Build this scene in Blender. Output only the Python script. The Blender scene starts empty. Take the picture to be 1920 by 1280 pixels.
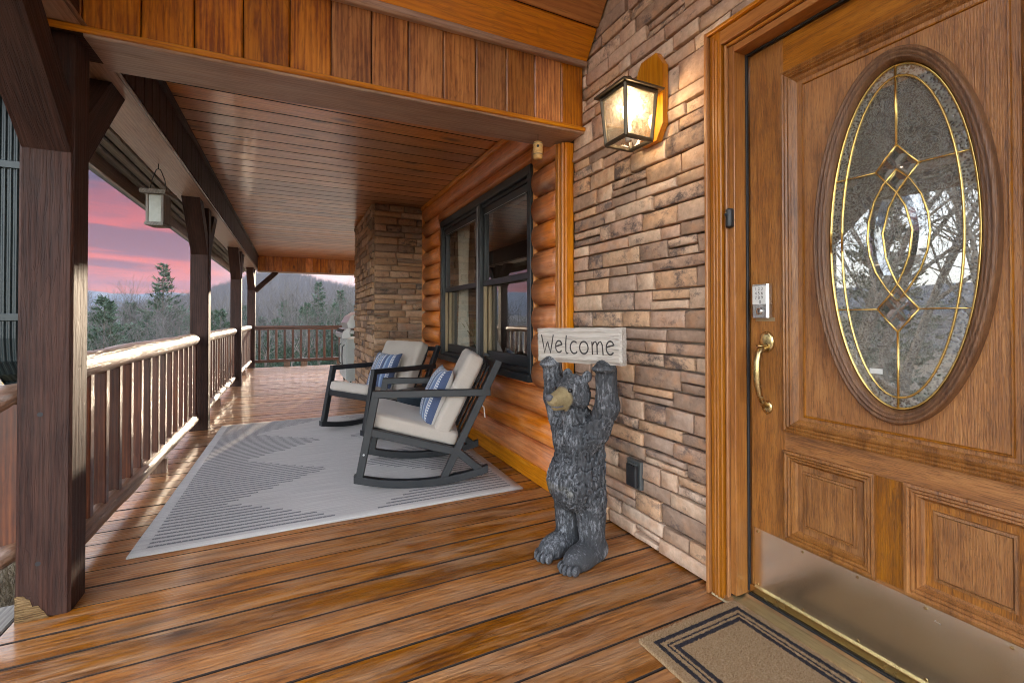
import bpy, bmesh, math, random
import numpy as np
from mathutils import Vector, Matrix, Euler, Quaternion
from mathutils import noise as mnoise

random.seed(7)
RNG = np.random.default_rng(7)
SC = bpy.context.scene
COL = SC.collection
R = math.radians

# ------------------------------------------------------------------ camera
CAM_H = 1.03
YAW, PITCH, ROLL = R(26.876), R(0.578), R(0.052)
cam_d = bpy.data.cameras.new("camera")
cam = bpy.data.objects.new("camera", cam_d)
COL.objects.link(cam)
cam_d.sensor_width = 36.0
cam_d.lens = 876.55 / 1920 * 36
cam_d.shift_x = (960 - 992.28) / 1920
cam_d.shift_y = -(640 - 587.22) / 1920
cam_d.clip_start = 0.02
cam_d.clip_end = 6000
fwd = Vector((math.sin(YAW) * math.cos(PITCH), math.cos(YAW) * math.cos(PITCH), math.sin(PITCH)))
rgt = Vector((math.cos(YAW), -math.sin(YAW), 0))
dwn = fwd.cross(rgt)
r2 = math.cos(ROLL) * rgt + math.sin(ROLL) * dwn
d2 = -math.sin(ROLL) * rgt + math.cos(ROLL) * dwn
cam.matrix_world = Matrix(((r2.x, -d2.x, -fwd.x, 0), (r2.y, -d2.y, -fwd.y, 0), (r2.z, -d2.z, -fwd.z, CAM_H), (0, 0, 0, 1)))
SC.camera = cam

# ------------------------------------------------------------------ world
SUN_AZ, SUN_EL = R(16.1), R(6.6)          # low sun beyond the far end of the porch
SUN_DIR = Vector((math.sin(SUN_AZ) * math.cos(SUN_EL), math.cos(SUN_AZ) * math.cos(SUN_EL), math.sin(SUN_EL)))
W = bpy.data.worlds.new("World")
SC.world = W
W.use_nodes = True
wt = W.node_tree
wt.nodes.clear()


def nd(nt, t, **kw):
    n = nt.nodes.new(t)
    for k, v in kw.items():
        if k.startswith("_"):
            setattr(n, k[1:], v)
        else:
            i = n.inputs[int(k[1:])] if k[0] == "i" and k[1:].isdigit() else n.inputs[k.replace("__", " ")]
            if isinstance(v, bpy.types.NodeSocket):
                nt.links.new(v, i)
            else:
                i.default_value = v
    return n


def mth(nt, op, a, b=None, c=None, clamp=False):
    n = nt.nodes.new("ShaderNodeMath")
    n.operation = op
    n.use_clamp = clamp
    for k, v in enumerate((a, b, c)):
        if v is None:
            continue
        if isinstance(v, bpy.types.NodeSocket):
            nt.links.new(v, n.inputs[k])
        else:
            n.inputs[k].default_value = v
    return n.outputs[0]


def vmth(nt, op, a, b):
    n = nt.nodes.new("ShaderNodeVectorMath")
    n.operation = op
    for k, v in enumerate((a, b)):
        if isinstance(v, bpy.types.NodeSocket):
            nt.links.new(v, n.inputs[k])
        elif op == "SCALE" and k == 1:
            n.inputs[3].default_value = v
        else:
            n.inputs[k].default_value = v
    return n.outputs[0]


def ramp(nt, fac, stops, interp="LINEAR"):
    n = nt.nodes.new("ShaderNodeValToRGB")
    n.color_ramp.interpolation = interp
    el = n.color_ramp.elements
    while len(el) < len(stops):
        el.new(0.5)
    for e, (p, c) in zip(el, stops):
        e.position = p
        if not hasattr(c, "__len__"):
            c = (c, c, c)
        e.color = (c[0], c[1], c[2], 1)
    nt.links.new(fac, n.inputs[0])
    return n.outputs[0]


def mixc(nt, fac, a, b, blend="MIX"):
    n = nt.nodes.new("ShaderNodeMix")
    n.data_type = "RGBA"
    n.blend_type = blend
    for s, v in ((0, fac), (6, a), (7, b)):
        if isinstance(v, bpy.types.NodeSocket):
            nt.links.new(v, n.inputs[s])
        elif s == 0:
            n.inputs[0].default_value = v
        else:
            n.inputs[s].default_value = (v[0], v[1], v[2], 1)
    return n.outputs[2]


SKY_STRENGTH = 0.12
DAY = 0.47            # pale daylight overhead and away from the sunset
DUSK = 0.070          # the sunset bank itself
tcw = nd(wt, "ShaderNodeTexCoord")
gen = tcw.outputs["Generated"]
sky = nd(wt, "ShaderNodeTexSky", _sky_type="NISHITA", _sun_disc=False, _sun_elevation=SUN_EL, _sun_rotation=SUN_AZ,
         _altitude=700, _air_density=1.0, _dust_density=1.2, _ozone_density=1.0)
sep = nd(wt, "ShaderNodeSeparateXYZ", Vector=gen)
el = sep.outputs[2]
# streaked sunset clouds, banded by height and stretched along the horizon
cv = vmth(wt, "MULTIPLY", gen, (1.5, 1.5, 19.0))
n1 = nd(wt, "ShaderNodeTexNoise", Vector=cv, Scale=1.9, Detail=7.0, Roughness=0.58, Distortion=0.35).outputs[0]
cv2 = vmth(wt, "MULTIPLY", gen, (2.6, 2.6, 7.0))
n2 = nd(wt, "ShaderNodeTexNoise", Vector=cv2, Scale=2.4, Detail=6.0, Roughness=0.6, Distortion=0.6).outputs[0]
bandc = ramp(wt, el, [(0.0, (1.0, .44, .26)), (0.06, (1.05, .30, .18)), (0.13, (.98, .20, .15)), (0.20, (.48, .15, .17)),
                      (0.26, (.25, .17, .23)), (0.31, (.27, .30, .38))])
grey = ramp(wt, el, [(0.0, (.62, .29, .23)), (0.10, (.45, .19, .19)), (0.22, (.19, .135, .20)), (0.31, (.30, .33, .42))])
streak = ramp(wt, n1, [(0.43, 0.0), (0.56, 1.0)])
cloud = mixc(wt, streak, grey, bandc)
puff = ramp(wt, n2, [(0.42, 0.0), (0.62, 1.0)])
pmask = mth(wt, "MULTIPLY", puff, ramp(wt, el, [(0.14, 0.0), (0.21, 0.65), (0.27, 0.5), (0.33, 0.0)]))
cloud = mixc(wt, pmask, cloud, (.16, .13, .195))
# paler towards the sun
sund = nd(wt, "ShaderNodeVectorMath", _operation="DOT_PRODUCT", i0=gen)
sund.inputs[1].default_value = SUN_DIR
glow = ramp(wt, sund.outputs["Value"], [(0.905, 0.0), (0.972, 0.75), (1.0, 1.0)])
cloud = mixc(wt, glow, cloud, (1.75, 1.25, 1.12))
day = ramp(wt, el, [(0.0, (.80, .80, .80)), (0.25, (.84, .88, .94)), (1.0, (.62, .74, .95))])
wisps = ramp(wt, n2, [(0.40, 0.0), (0.65, 1.0)])
day = mixc(wt, mth(wt, "MULTIPLY", wisps, .5), day, (1.05, 1.03, 1.0))
# the bank lies low and round the sunset; pale sky above it and behind
low = ramp(wt, mth(wt, "ADD", el, mth(wt, "MULTIPLY", mth(wt, "SUBTRACT", n2, .5), .08)), [(0.29, 1.0), (0.42, 0.0)], "EASE")
hor = nd(wt, "ShaderNodeVectorMath", _operation="NORMALIZE", i0=vmth(wt, "MULTIPLY", gen, (1, 1, 0)))
az = nd(wt, "ShaderNodeVectorMath", _operation="DOT_PRODUCT", i0=hor.outputs[0])
az.inputs[1].default_value = Vector((SUN_DIR.x, SUN_DIR.y, 0)).normalized()
side = ramp(wt, az.outputs["Value"], [(0.18, 0.0), (0.62, 1.0)], "EASE")
bank = mth(wt, "MULTIPLY", low, side)
b1 = nd(wt, "ShaderNodeBackground", Color=sky.outputs[0], Strength=SKY_STRENGTH)
b2 = nd(wt, "ShaderNodeBackground", Color=cloud, Strength=DUSK)
b3 = nd(wt, "ShaderNodeBackground", Color=day, Strength=DAY)
m1 = nd(wt, "ShaderNodeMixShader", Fac=0.75, i1=b1.outputs[0], i2=b3.outputs[0])
mx = nd(wt, "ShaderNodeMixShader", Fac=bank, i1=m1.outputs[0], i2=b2.outputs[0])
nd(wt, "ShaderNodeOutputWorld", Surface=mx.outputs[0])

# ------------------------------------------------------------------ sun, exposure
sl = bpy.data.lights.new("sun", "SUN")
sl.energy = .55
sl.angle = R(0.5)
sl.color = (1.0, .80, .58)
sun = bpy.data.objects.new("sun", sl)
COL.objects.link(sun)
sun.rotation_euler = SUN_DIR.to_track_quat("Z", "Y").to_euler()
vs = SC.view_settings
vs.view_transform = "Standard"
vs.look = "None"
vs.exposure = 3.75
vs.gamma = 1.0
vs.use_curve_mapping = False
SC.cycles.max_bounces = 6
SC.cycles.diffuse_bounces = 4
SC.cycles.glossy_bounces = 3
SC.cycles.transparent_max_bounces = 10
SC.cycles.use_denoising = True
SC.cycles.adaptive_threshold = 0.025
SC.cycles.denoising_prefilter = "ACCURATE"
SC.cycles.filter_width = 1.0
SC.cycles.caustics_reflective = False
SC.cycles.caustics_refractive = False
SC.cycles.sample_clamp_indirect = 6.0

# ------------------------------------------------------------------ materials
def mat_new(name):
    m = bpy.data.materials.new(name)
    m.use_nodes = True
    nt = m.node_tree
    nt.nodes.clear()
    out = nt.nodes.new("ShaderNodeOutputMaterial")
    return m, nt, out


def bsdf(nt, out, **kw):
    b = nt.nodes.new("ShaderNodeBsdfPrincipled")
    for k, v in kw.items():
        i = b.inputs[k.replace("__", " ")]
        if isinstance(v, bpy.types.NodeSocket):
            nt.links.new(v, i)
        else:
            i.default_value = (v[0], v[1], v[2], 1) if hasattr(v, "__len__") and len(v) == 3 and i.type == "RGBA" else v
    nt.links.new(b.outputs[0], out.inputs[0])
    return b


def obj_vec(nt, k=1.0):
    """object coordinates shifted by the object's own random number, so that copies differ"""
    tc = nt.nodes.new("ShaderNodeTexCoord")
    oi = nt.nodes.new("ShaderNodeObjectInfo")
    r = oi.outputs["Random"]
    cx = nd(nt, "ShaderNodeCombineXYZ", X=mth(nt, "MULTIPLY", r, 37.7 * k), Y=mth(nt, "MULTIPLY", r, 91.3 * k), Z=mth(nt, "MULTIPLY", r, 53.1 * k))
    return vmth(nt, "ADD", tc.outputs["Object"], cx.outputs[0]), r, tc.outputs["Object"]


def bump(nt, h, strength=0.3, dist=0.004):
    return nd(nt, "ShaderNodeBump", Strength=strength, Distance=dist, Height=h).outputs[0]


def wood(name, c0, c1, c2, rough=0.5, rvar=0.15, coat=0.0, coat_r=0.15, tint=0.25, knots=0.0, bmp=0.25, gs=1.0, wear=None, wear_amt=0.0, spec=0.5, ring=0.16, fine=0.34, blotch=0.35, pore=0.35, knot_s=(1.5, 5.0, 5.0)):
    m, nt, out = mat_new(name)
    v, r, raw = obj_vec(nt)
    a = nd(nt, "ShaderNodeTexNoise", Vector=vmth(nt, "MULTIPLY", v, (0.9 * gs, 9 * gs, 9 * gs)), Scale=1.3, Detail=4.0, Roughness=0.6, Distortion=0.9).outputs[0]
    b = nd(nt, "ShaderNodeTexNoise", Vector=vmth(nt, "MULTIPLY", v, (6.0 * gs, 95 * gs, 95 * gs)), Scale=1.0, Detail=3.0, Roughness=0.7).outputs[0]
    w = nd(nt, "ShaderNodeTexWave", Vector=vmth(nt, "MULTIPLY", v, (0.45 * gs, 8 * gs, 8 * gs)), Scale=2.6, Distortion=7.0, Detail=3.0, Detail__Scale=1.4, _wave_type="RINGS", _rings_direction="X").outputs[1]
    f = mth(nt, "ADD", mth(nt, "MULTIPLY", a, 1.0 - fine - ring), mth(nt, "ADD", mth(nt, "MULTIPLY", b, fine), mth(nt, "MULTIPLY", w, ring)))
    bl = nd(nt, "ShaderNodeTexNoise", Vector=vmth(nt, "MULTIPLY", v, (2.2, 5.5, 5.5)), Scale=2.2, Detail=6.0, Roughness=0.65, Distortion=0.4).outputs[0]
    f = mth(nt, "ADD", f, mth(nt, "MULTIPLY", mth(nt, "SUBTRACT", bl, 0.5), blotch))
    c = ramp(nt, f, [(0.30, c0), (0.50, c1), (0.70, c2)])
    po = nd(nt, "ShaderNodeTexNoise", Vector=vmth(nt, "MULTIPLY", v, (9 * gs, 170 * gs, 170 * gs)), Scale=1.0, Detail=2.0, Roughness=0.6).outputs[0]
    gl_ = mth(nt, "MULTIPLY", mth(nt, "ABSOLUTE", mth(nt, "SUBTRACT", mth(nt, "FRACT", mth(nt, "MULTIPLY", a, 7.0)), 0.5)), 2.0)
    pf = mth(nt, "MAXIMUM", ramp(nt, po, [(0.55, 0.0), (0.66, 1.0)]), mth(nt, "MULTIPLY", ramp(nt, gl_, [(0.80, 0.0), (1.0, 1.0)]), 0.8))
    c = mixc(nt, mth(nt, "MULTIPLY", pf, pore), c, (c0[0] * .40, c0[1] * .38, c0[2] * .38))
    val = mth(nt, "ADD", 1.0 - tint, mth(nt, "MULTIPLY", r, 2 * tint))
    hs = nd(nt, "ShaderNodeHueSaturation", Color=c, Value=val, Saturation=mth(nt, "ADD", 0.9, mth(nt, "MULTIPLY", mth(nt, "FRACT", mth(nt, "MULTIPLY", r, 7.3)), 0.2)))
    c = hs.outputs[0]
    h = mth(nt, "SUBTRACT", mth(nt, "ADD", b, mth(nt, "MULTIPLY", w, 0.4)), mth(nt, "MULTIPLY", pf, 0.5))
    rr = mth(nt, "ADD", rough - rvar * 0.5, mth(nt, "MULTIPLY", nd(nt, "ShaderNodeTexNoise", Vector=vmth(nt, "MULTIPLY", v, (3, 9, 9)), Scale=1.0, Detail=5.0).outputs[0], rvar))
    if knots > 0:
        vo = nd(nt, "ShaderNodeTexVoronoi", Vector=vmth(nt, "MULTIPLY", v, knot_s), Scale=1.0, Randomness=1.0)
        cs = nd(nt, "ShaderNodeSeparateColor", Color=vo.outputs["Color"]).outputs[0]
        k = mth(nt, "MULTIPLY", ramp(nt, vo.outputs["Distance"], [(0.05, 1.0), (0.14, 0.55), (0.25, 0.0)]), mth(nt, "LESS_THAN", cs, knots))
        c = mixc(nt, mth(nt, "MULTIPLY", k, 0.85), c, (c0[0] * .18, c0[1] * .15, c0[2] * .15))
    if wear is not None:
        wn = nd(nt, "ShaderNodeTexNoise", Vector=vmth(nt, "MULTIPLY", v, (1.6, 8, 8)), Scale=1.6, Detail=7.0, Roughness=0.65, Distortion=0.5).outputs[0]
        wf = mth(nt, "MULTIPLY", ramp(nt, wn, [(0.46, 0.0), (0.66, 1.0)]), wear_amt)
        c = mixc(nt, wf, c, wear)
        rr = mth(nt, "ADD", rr, mth(nt, "MULTIPLY", wf, 0.18))
    bsdf(nt, out, Base__Color=c, Roughness=rr, Coat__Weight=coat, Coat__Roughness=coat_r, Normal=bump(nt, h, bmp, 0.003), Specular__IOR__Level=spec)
    return m


def plain(name, col, rough=0.5, metal=0.0, var=0.15, scale=20.0, bmp=0.0, bscale=120.0, coat=0.0, spec=0.5, dirt=None, dirt_amt=0.0, anis=(1, 1, 1)):
    m, nt, out = mat_new(name)
    v, r, raw = obj_vec(nt)
    v = vmth(nt, "MULTIPLY", v, anis)
    n = nd(nt, "ShaderNodeTexNoise", Vector=v, Scale=scale, Detail=5.0, Roughness=0.6).outputs[0]
    c = mixc(nt, n, tuple(x * (1 - var) for x in col), tuple(min(1, x * (1 + var)) for x in col))
    rr = mth(nt, "ADD", rough - 0.06, mth(nt, "MULTIPLY", n, 0.12))
    if dirt is not None:
        dn = nd(nt, "ShaderNodeTexNoise", Vector=v, Scale=scale * 0.35, Detail=7.0, Roughness=0.7).outputs[0]
        df = mth(nt, "MULTIPLY", ramp(nt, dn, [(0.45, 0.0), (0.7, 1.0)]), dirt_amt)
        c = mixc(nt, df, c, dirt)
        rr = mth(nt, "ADD", rr, mth(nt, "MULTIPLY", df, 0.25))
    kw = {}
    if bmp > 0:
        kw["Normal"] = bump(nt, nd(nt, "ShaderNodeTexNoise", Vector=v, Scale=bscale, Detail=4.0).outputs[0], bmp, 0.003)
    bsdf(nt, out, Base__Color=c, Roughness=rr, Metallic=metal, Coat__Weight=coat, Specular__IOR__Level=spec, **kw)
    return m


def stone_mat(name, tones, dark, dark_amt):
    m, nt, out = mat_new(name)
    v, r, raw = obj_vec(nt)
    n = len(tones)
    base = ramp(nt, r, [(k / n, t) for k, t in enumerate(tones)], "CONSTANT")
    a = nd(nt, "ShaderNodeTexNoise", Vector=vmth(nt, "MULTIPLY", v, (1, 1, 1.7)), Scale=11.0, Detail=5.0, Roughness=0.65).outputs[0]
    b = nd(nt, "ShaderNodeTexNoise", Vector=v, Scale=95.0, Detail=4.0, Roughness=0.7).outputs[0]
    c = nd(nt, "ShaderNodeTexNoise", Vector=v, Scale=34.0, Detail=4.0, Roughness=0.65).outputs[0]
    col = mixc(nt, ramp(nt, c, [(0.3, 0.0), (0.7, 1.0)]), vmth(nt, "MULTIPLY", base, (.80, .76, .74)), vmth(nt, "MULTIPLY", base, (1.16, 1.15, 1.14)))
    # smoky firing marks, a different amount on each stone
    amt = mth(nt, "FRACT", mth(nt, "MULTIPLY", r, 13.7))
    lo = mth(nt, "SUBTRACT", 0.70, mth(nt, "MULTIPLY", amt, 0.27))
    df = mth(nt, "MULTIPLY", mth(nt, "MULTIPLY", mth(nt, "SUBTRACT", mth(nt, "ADD", a, mth(nt, "MULTIPLY", mth(nt, "SUBTRACT", b, 0.5), 0.35)), lo), 6.0, clamp=True), dark_amt)
    col = mixc(nt, df, col, dark)
    warm = mth(nt, "FRACT", mth(nt, "MULTIPLY", r, 29.3))
    wf = mth(nt, "MULTIPLY", ramp(nt, nd(nt, "ShaderNodeTexNoise", Vector=v, Scale=14.0, Detail=3.0).outputs[0], [(0.5, 0.0), (0.7, 0.6)]), warm)
    col = mixc(nt, wf, col, (tones[0][0] * 1.05, tones[0][1] * .80, tones[0][2] * .62))
    speck = ramp(nt, b, [(0.66, 0.0), (0.78, 0.5)])
    col = mixc(nt, speck, col, (.62, .52, .44))
    h = mth(nt, "ADD", mth(nt, "MULTIPLY", b, 0.6), c)
    bsdf(nt, out, Base__Color=col, Roughness=0.82, Specular__IOR__Level=0.3, Normal=bump(nt, h, 0.55, 0.006))
    return m


def glass_mat(name, tint=(.86, .9, .88), ior=1.55, boost=1.0, rough=0.0, bumpn=None, bstr=0.0, bscale=40.0, flake=0.0):
    m, nt, out = mat_new(name)
    tr = nd(nt, "ShaderNodeBsdfTransparent", Color=(*tint, 1))
    kw = {}
    if bstr > 0:
        v, r, raw = obj_vec(nt, 0.0)
        if bumpn == "chip":
            wv = nd(nt, "ShaderNodeTexNoise", Vector=v, Scale=bscale, Detail=3.0, Distortion=3.5, Roughness=0.55).outputs[0]
            hh = mth(nt, "ABSOLUTE", mth(nt, "SUBTRACT", wv, 0.5))
        else:
            hh = nd(nt, "ShaderNodeTexVoronoi", Vector=v, Scale=bscale, _feature="SMOOTH_F1").outputs[0]
        kw["Normal"] = bump(nt, hh, bstr, 0.004)
    gl = nd(nt, "ShaderNodeBsdfGlossy", Color=(1, 1, 1, 1), Roughness=rough, **kw)
    if flake > 0:
        df = nd(nt, "ShaderNodeBsdfDiffuse", Color=(.62, .58, .50, 1))
        fk = mth(nt, "MULTIPLY", ramp(nt, hh, [(.0, 1.0), (.10, .35), (.22, 0.0)]) if bumpn == "chip" else ramp(nt, hh, [(.15, 0.0), (.5, 1.0)]), flake)
        tr = nd(nt, "ShaderNodeMixShader", Fac=fk, i1=tr.outputs[0], i2=df.outputs[0])
    fr = nd(nt, "ShaderNodeFresnel", IOR=ior)
    if kw:
        nt.links.new(kw["Normal"], fr.inputs["Normal"])
    front = mth(nt, "SUBTRACT", 1.0, nd(nt, "ShaderNodeNewGeometry").outputs["Backfacing"])
    fac = mth(nt, "MULTIPLY", mth(nt, "MULTIPLY", fr.outputs[0], boost, clamp=True), front)
    mx = nd(nt, "ShaderNodeMixShader", Fac=fac, i1=tr.outputs[0], i2=gl.outputs[0])
    nt.links.new(mx.outputs[0], out.inputs[0])
    return m


M = {}
M["deck"] = wood("deck_wood", (.125, .037, .007), (.30, .105, .019), (.46, .190, .050), rough=.42, rvar=.35, coat=.5, coat_r=.17, tint=.26, knots=.22, bmp=.7, wear=(.46, .28, .16), wear_amt=.5, ring=.08, fine=.36, blotch=.55, pore=.6, gs=.8, knot_s=(2.2, 6.0, 6.0))
M["deck_edge"] = plain("gap_shade_dirt", (.022, .012, .008), .9, var=.3)  # edge dirt, with the shade of the gaps between boards painted in
M["log"] = wood("log_wood", (.42, .110, .016), (.58, .170, .024), (.68, .23, .042), rough=.42, rvar=.2, coat=.5, coat_r=.2, tint=.14, knots=.30, bmp=.25, gs=.7, wear=(.74, .50, .34), wear_amt=.22, blotch=.6)
M["pine"] = wood("pine_trim", (.44, .140, .014), (.58, .21, .022), (.66, .28, .04), rough=.42, rvar=.2, coat=.35, coat_r=.2, tint=.16, knots=.45, bmp=.12, gs=.7, blotch=.45, knot_s=(3.0, 7.0, 7.0))
M["clad"] = wood("clad_wood", (.20, .052, .010), (.46, .155, .020), (.62, .24, .038), rough=.42, rvar=.2, coat=.4, coat_r=.22, tint=.36, knots=.45, bmp=.2, gs=.9, blotch=.7, pore=.45, knot_s=(4.0, 8.0, 8.0))
M["beadboard"] = wood("ceiling_wood", (.40, .14, .040), (.62, .24, .074), (.74, .34, .13), rough=.34, rvar=.2, coat=1.0, coat_r=.2, tint=.20, knots=.36, bmp=.2, gs=.8, blotch=.5, pore=.35, knot_s=(2.5, 7.0, 7.0))
M["post"] = wood("post_wood", (.014, .005, .0035), (.030, .0105, .007), (.054, .021, .014), rough=.62, rvar=.25, coat=.0, spec=.3, tint=.10, knots=.15, bmp=.6, gs=1.0, wear=(.085, .042, .030), wear_amt=.4)
M["rail"] = wood("rail_wood", (.075, .032, .016), (.14, .062, .032), (.22, .115, .066), rough=.42, rvar=.25, coat=.4, coat_r=.25, tint=.1, knots=.1, bmp=.6, gs=1.0, wear=(.23, .15, .095), wear_amt=.45)
M["baluster"] = wood("baluster_wood", (.040, .011, .005), (.080, .022, .009), (.14, .044, .017), rough=.45, rvar=.2, coat=.3, coat_r=.2, tint=.3, bmp=.2)
M["door"] = wood("door_mahogany", (.125, .040, .006), (.30, .108, .014), (.41, .168, .030), rough=.42, rvar=.2, coat=.25, coat_r=.25, tint=.12, bmp=.35, gs=3.0, ring=.04, fine=.40, blotch=.5, pore=.55)
M["jamb"] = wood("jamb_wood", (.26, .084, .012), (.40, .145, .022), (.50, .20, .038), rough=.42, rvar=.2, coat=.3, coat_r=.2, tint=.14, bmp=.2, gs=1.6, ring=.08)
M["soffit"] = wood("soffit_wood", (.24, .13, .085), (.36, .21, .14), (.47, .30, .21), rough=.42, rvar=.3, coat=.4, coat_r=.3, tint=.1, bmp=.25, knots=.1, wear=(.44, .34, .28), wear_amt=.5)
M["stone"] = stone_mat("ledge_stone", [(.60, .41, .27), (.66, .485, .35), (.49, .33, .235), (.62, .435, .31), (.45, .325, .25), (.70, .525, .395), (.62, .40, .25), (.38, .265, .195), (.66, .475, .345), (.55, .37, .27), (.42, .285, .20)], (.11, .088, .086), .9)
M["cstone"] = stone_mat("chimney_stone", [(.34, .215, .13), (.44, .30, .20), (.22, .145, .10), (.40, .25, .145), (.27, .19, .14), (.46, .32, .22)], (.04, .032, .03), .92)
M["mortar"] = plain("mortar", (.36, .28, .22), .9, var=.3, scale=40, bmp=.4)
M["black_metal"] = plain("black_metal", (.018, .019, .021), .42, var=.2, spec=.5)
M["charcoal"] = plain("charcoal_metal", (.014, .0155, .019), .45, var=.12, scale=8, spec=.5)
M["window_frame"] = plain("dark_vinyl", (.020, .023, .026), .38, var=.15, scale=6)
M["tan_trim"] = plain("tan_trim", (.36, .27, .16), .5, var=.1)
M["bronze"] = plain("aged_bronze", (.10, .08, .055), .42, metal=.7, var=.25)
M["brass"] = plain("brass", (.62, .47, .22), .22, metal=1.0, var=.12, scale=14, dirt=(.36, .27, .14), dirt_amt=.6)
M["kick"] = plain("kick_plate_brass", (1.0, .93, .78), .22, metal=1.0, var=.05, scale=9, dirt=(.80, .70, .54), dirt_amt=.22)
M["threshold"] = plain("threshold_metal", (.66, .56, .36), .32, metal=1.0, var=.15, scale=18, dirt=(.20, .15, .09), dirt_amt=.5)
M["rubber"] = plain("black_rubber", (.012, .012, .014), .55)
M["came"] = plain("brass_came", (.72, .50, .16), .24, metal=1.0, var=.15, scale=30)
M["chrome"] = plain("satin_nickel", (.62, .60, .57), .26, metal=1.0, var=.06)
M["glass"] = glass_mat("window_glass", (.92, .94, .92), 1.6, 2.0)
def seeded_glass():
    m, nt, out = mat_new("seeded_glass")
    v, r, raw = obj_vec(nt, 0.0)
    n_ = nd(nt, "ShaderNodeTexNoise", Vector=v, Scale=70.0, Detail=4.0, Roughness=.7).outputs[0]
    tr = nd(nt, "ShaderNodeBsdfTransparent", Color=(.95, .92, .84, 1))
    tl = nd(nt, "ShaderNodeBsdfTranslucent", Color=(.95, .86, .66, 1))
    gl = nd(nt, "ShaderNodeBsdfGlossy", Color=(1, 1, 1, 1), Roughness=.05)
    a = nd(nt, "ShaderNodeMixShader", Fac=ramp(nt, n_, [(.35, .06), (.65, .28)]), i1=tr.outputs[0], i2=tl.outputs[0])
    b = nd(nt, "ShaderNodeMixShader", Fac=mth(nt, "MULTIPLY", nd(nt, "ShaderNodeFresnel", IOR=1.35).outputs[0], .7), i1=a.outputs[0], i2=gl.outputs[0])
    nt.links.new(b.outputs[0], out.inputs[0])
    return m


M["lamp_glass"] = seeded_glass()
M["outer_glass"] = glass_mat("outer_door_glass", (.93, .94, .93), 1.8, 2.7, rough=.004)
M["chip_glass"] = glass_mat("glue_chip_glass", (.46, .45, .40), 1.6, 2.0, rough=.12, bumpn="chip", bstr=1.0, bscale=42, flake=.36)
M["pebble_glass"] = glass_mat("pebbled_glass", (.50, .48, .42), 1.6, 2.0, rough=.10, bumpn="peb", bstr=1.0, bscale=150, flake=.5)
M["bevel_glass"] = glass_mat("bevelled_glass", (.75, .78, .8), 1.8, 2.4, rough=.01)
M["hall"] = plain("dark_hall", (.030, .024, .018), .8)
M["gutter"] = plain("gutter_green", (.012, .020, .022), .4, var=.12)
M["teal"] = plain("slate_pot", (.018, .030, .042), .3, var=.2)
M["silver"] = plain("grill_silver", (.50, .51, .52), .35, metal=.6, var=.08)
M["cabinet"] = plain("grill_cabinet", (.42, .45, .44), .45, var=.08)
M["white"] = plain("white_plastic", (.7, .7, .68), .4, var=.05)
M["sign"] = wood("sign_wood", (.40, .35, .30), (.52, .47, .42), (.62, .57, .52), rough=.8, rvar=.1, tint=.02, bmp=1.0, gs=1.3)
M["ink"] = plain("engraved_letter", (.05, .042, .04), .8)
M["room"] = plain("room_wall", (.16, .13, .10), .8)
M["curtain"] = plain("curtain", (.80, .76, .70), .9, var=.1)
M["feeder_panel"] = plain("feeder_panel", (.28, .28, .23), .3, var=.3, scale=30)
M["grey_wood"] = wood("grey_wood", (.12, .10, .085), (.19, .165, .14), (.27, .24, .21), rough=.7, tint=.1, bmp=.5)
M["bamboo"] = wood("bamboo", (.50, .30, .10), (.62, .40, .16), (.72, .50, .24), rough=.5, tint=.05, bmp=.2)

# ------------------------------------------------------------------ building helpers
WM = {}
IDM = Matrix.Identity(4)


def frame(origin, x, y, z):
    return Matrix(((x[0], y[0], z[0], origin[0]), (x[1], y[1], z[1], origin[1]), (x[2], y[2], z[2], origin[2]), (0, 0, 0, 1)))


def add(name, mesh, mat=None, parent=None, mw=None, smooth=False):
    mw = mw if mw is not None else IDM
    o = bpy.data.objects.new(name, mesh)
    COL.objects.link(o)
    if mat is not None and mesh is not None and len(mesh.materials) == 0:
        mesh.materials.append(mat)
    if smooth and mesh is not None:
        mesh.polygons.foreach_set("use_smooth", [True] * len(mesh.polygons))
    if parent is not None:
        o.parent = parent
        o.matrix_parent_inverse = WM[parent.name].inverted()
    o.matrix_basis = mw
    WM[o.name] = mw.copy()
    return o


def tag(o, label=None, cat=None, group=None, kind=None):
    for k, v in (("label", label), ("category", cat), ("group", group), ("kind", kind)):
        if v is not None:
            o[k] = v
    return o


def empty(name, loc, label=None, cat=None, group=None, kind=None, rz=0.0):
    o = bpy.data.objects.new(name, None)
    COL.objects.link(o)
    mw = Matrix.Translation(Vector(loc)) @ Matrix.Rotation(rz, 4, "Z")
    o.matrix_basis = mw
    WM[o.name] = mw
    o.empty_display_size = 0.1
    return tag(o, label, cat, group, kind)


def copy_tree(o, mw, parent=None):
    """copy of a thing with copies of its parts and sub-parts, moved to mw"""
    c = o.copy()
    COL.objects.link(c)
    if parent is None:
        c.matrix_basis = mw
        WM[c.name] = mw
    else:
        c.parent = parent
        c.matrix_parent_inverse = o.matrix_parent_inverse.copy()
        c.matrix_basis = o.matrix_basis.copy()
        WM[c.name] = IDM
    for ch in list(o.children):
        copy_tree(ch, None, c)
    return c


def mesh_from(name, verts, faces, mats=None, mi=None):
    me = bpy.data.meshes.new(name)
    me.from_pydata([tuple(v) for v in verts], [], [tuple(f) for f in faces])
    for m in mats or []:
        me.materials.append(m)
    if mi is not None:
        me.polygons.foreach_set("material_index", mi)
    me.update()
    return me


_cache = {}


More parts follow.
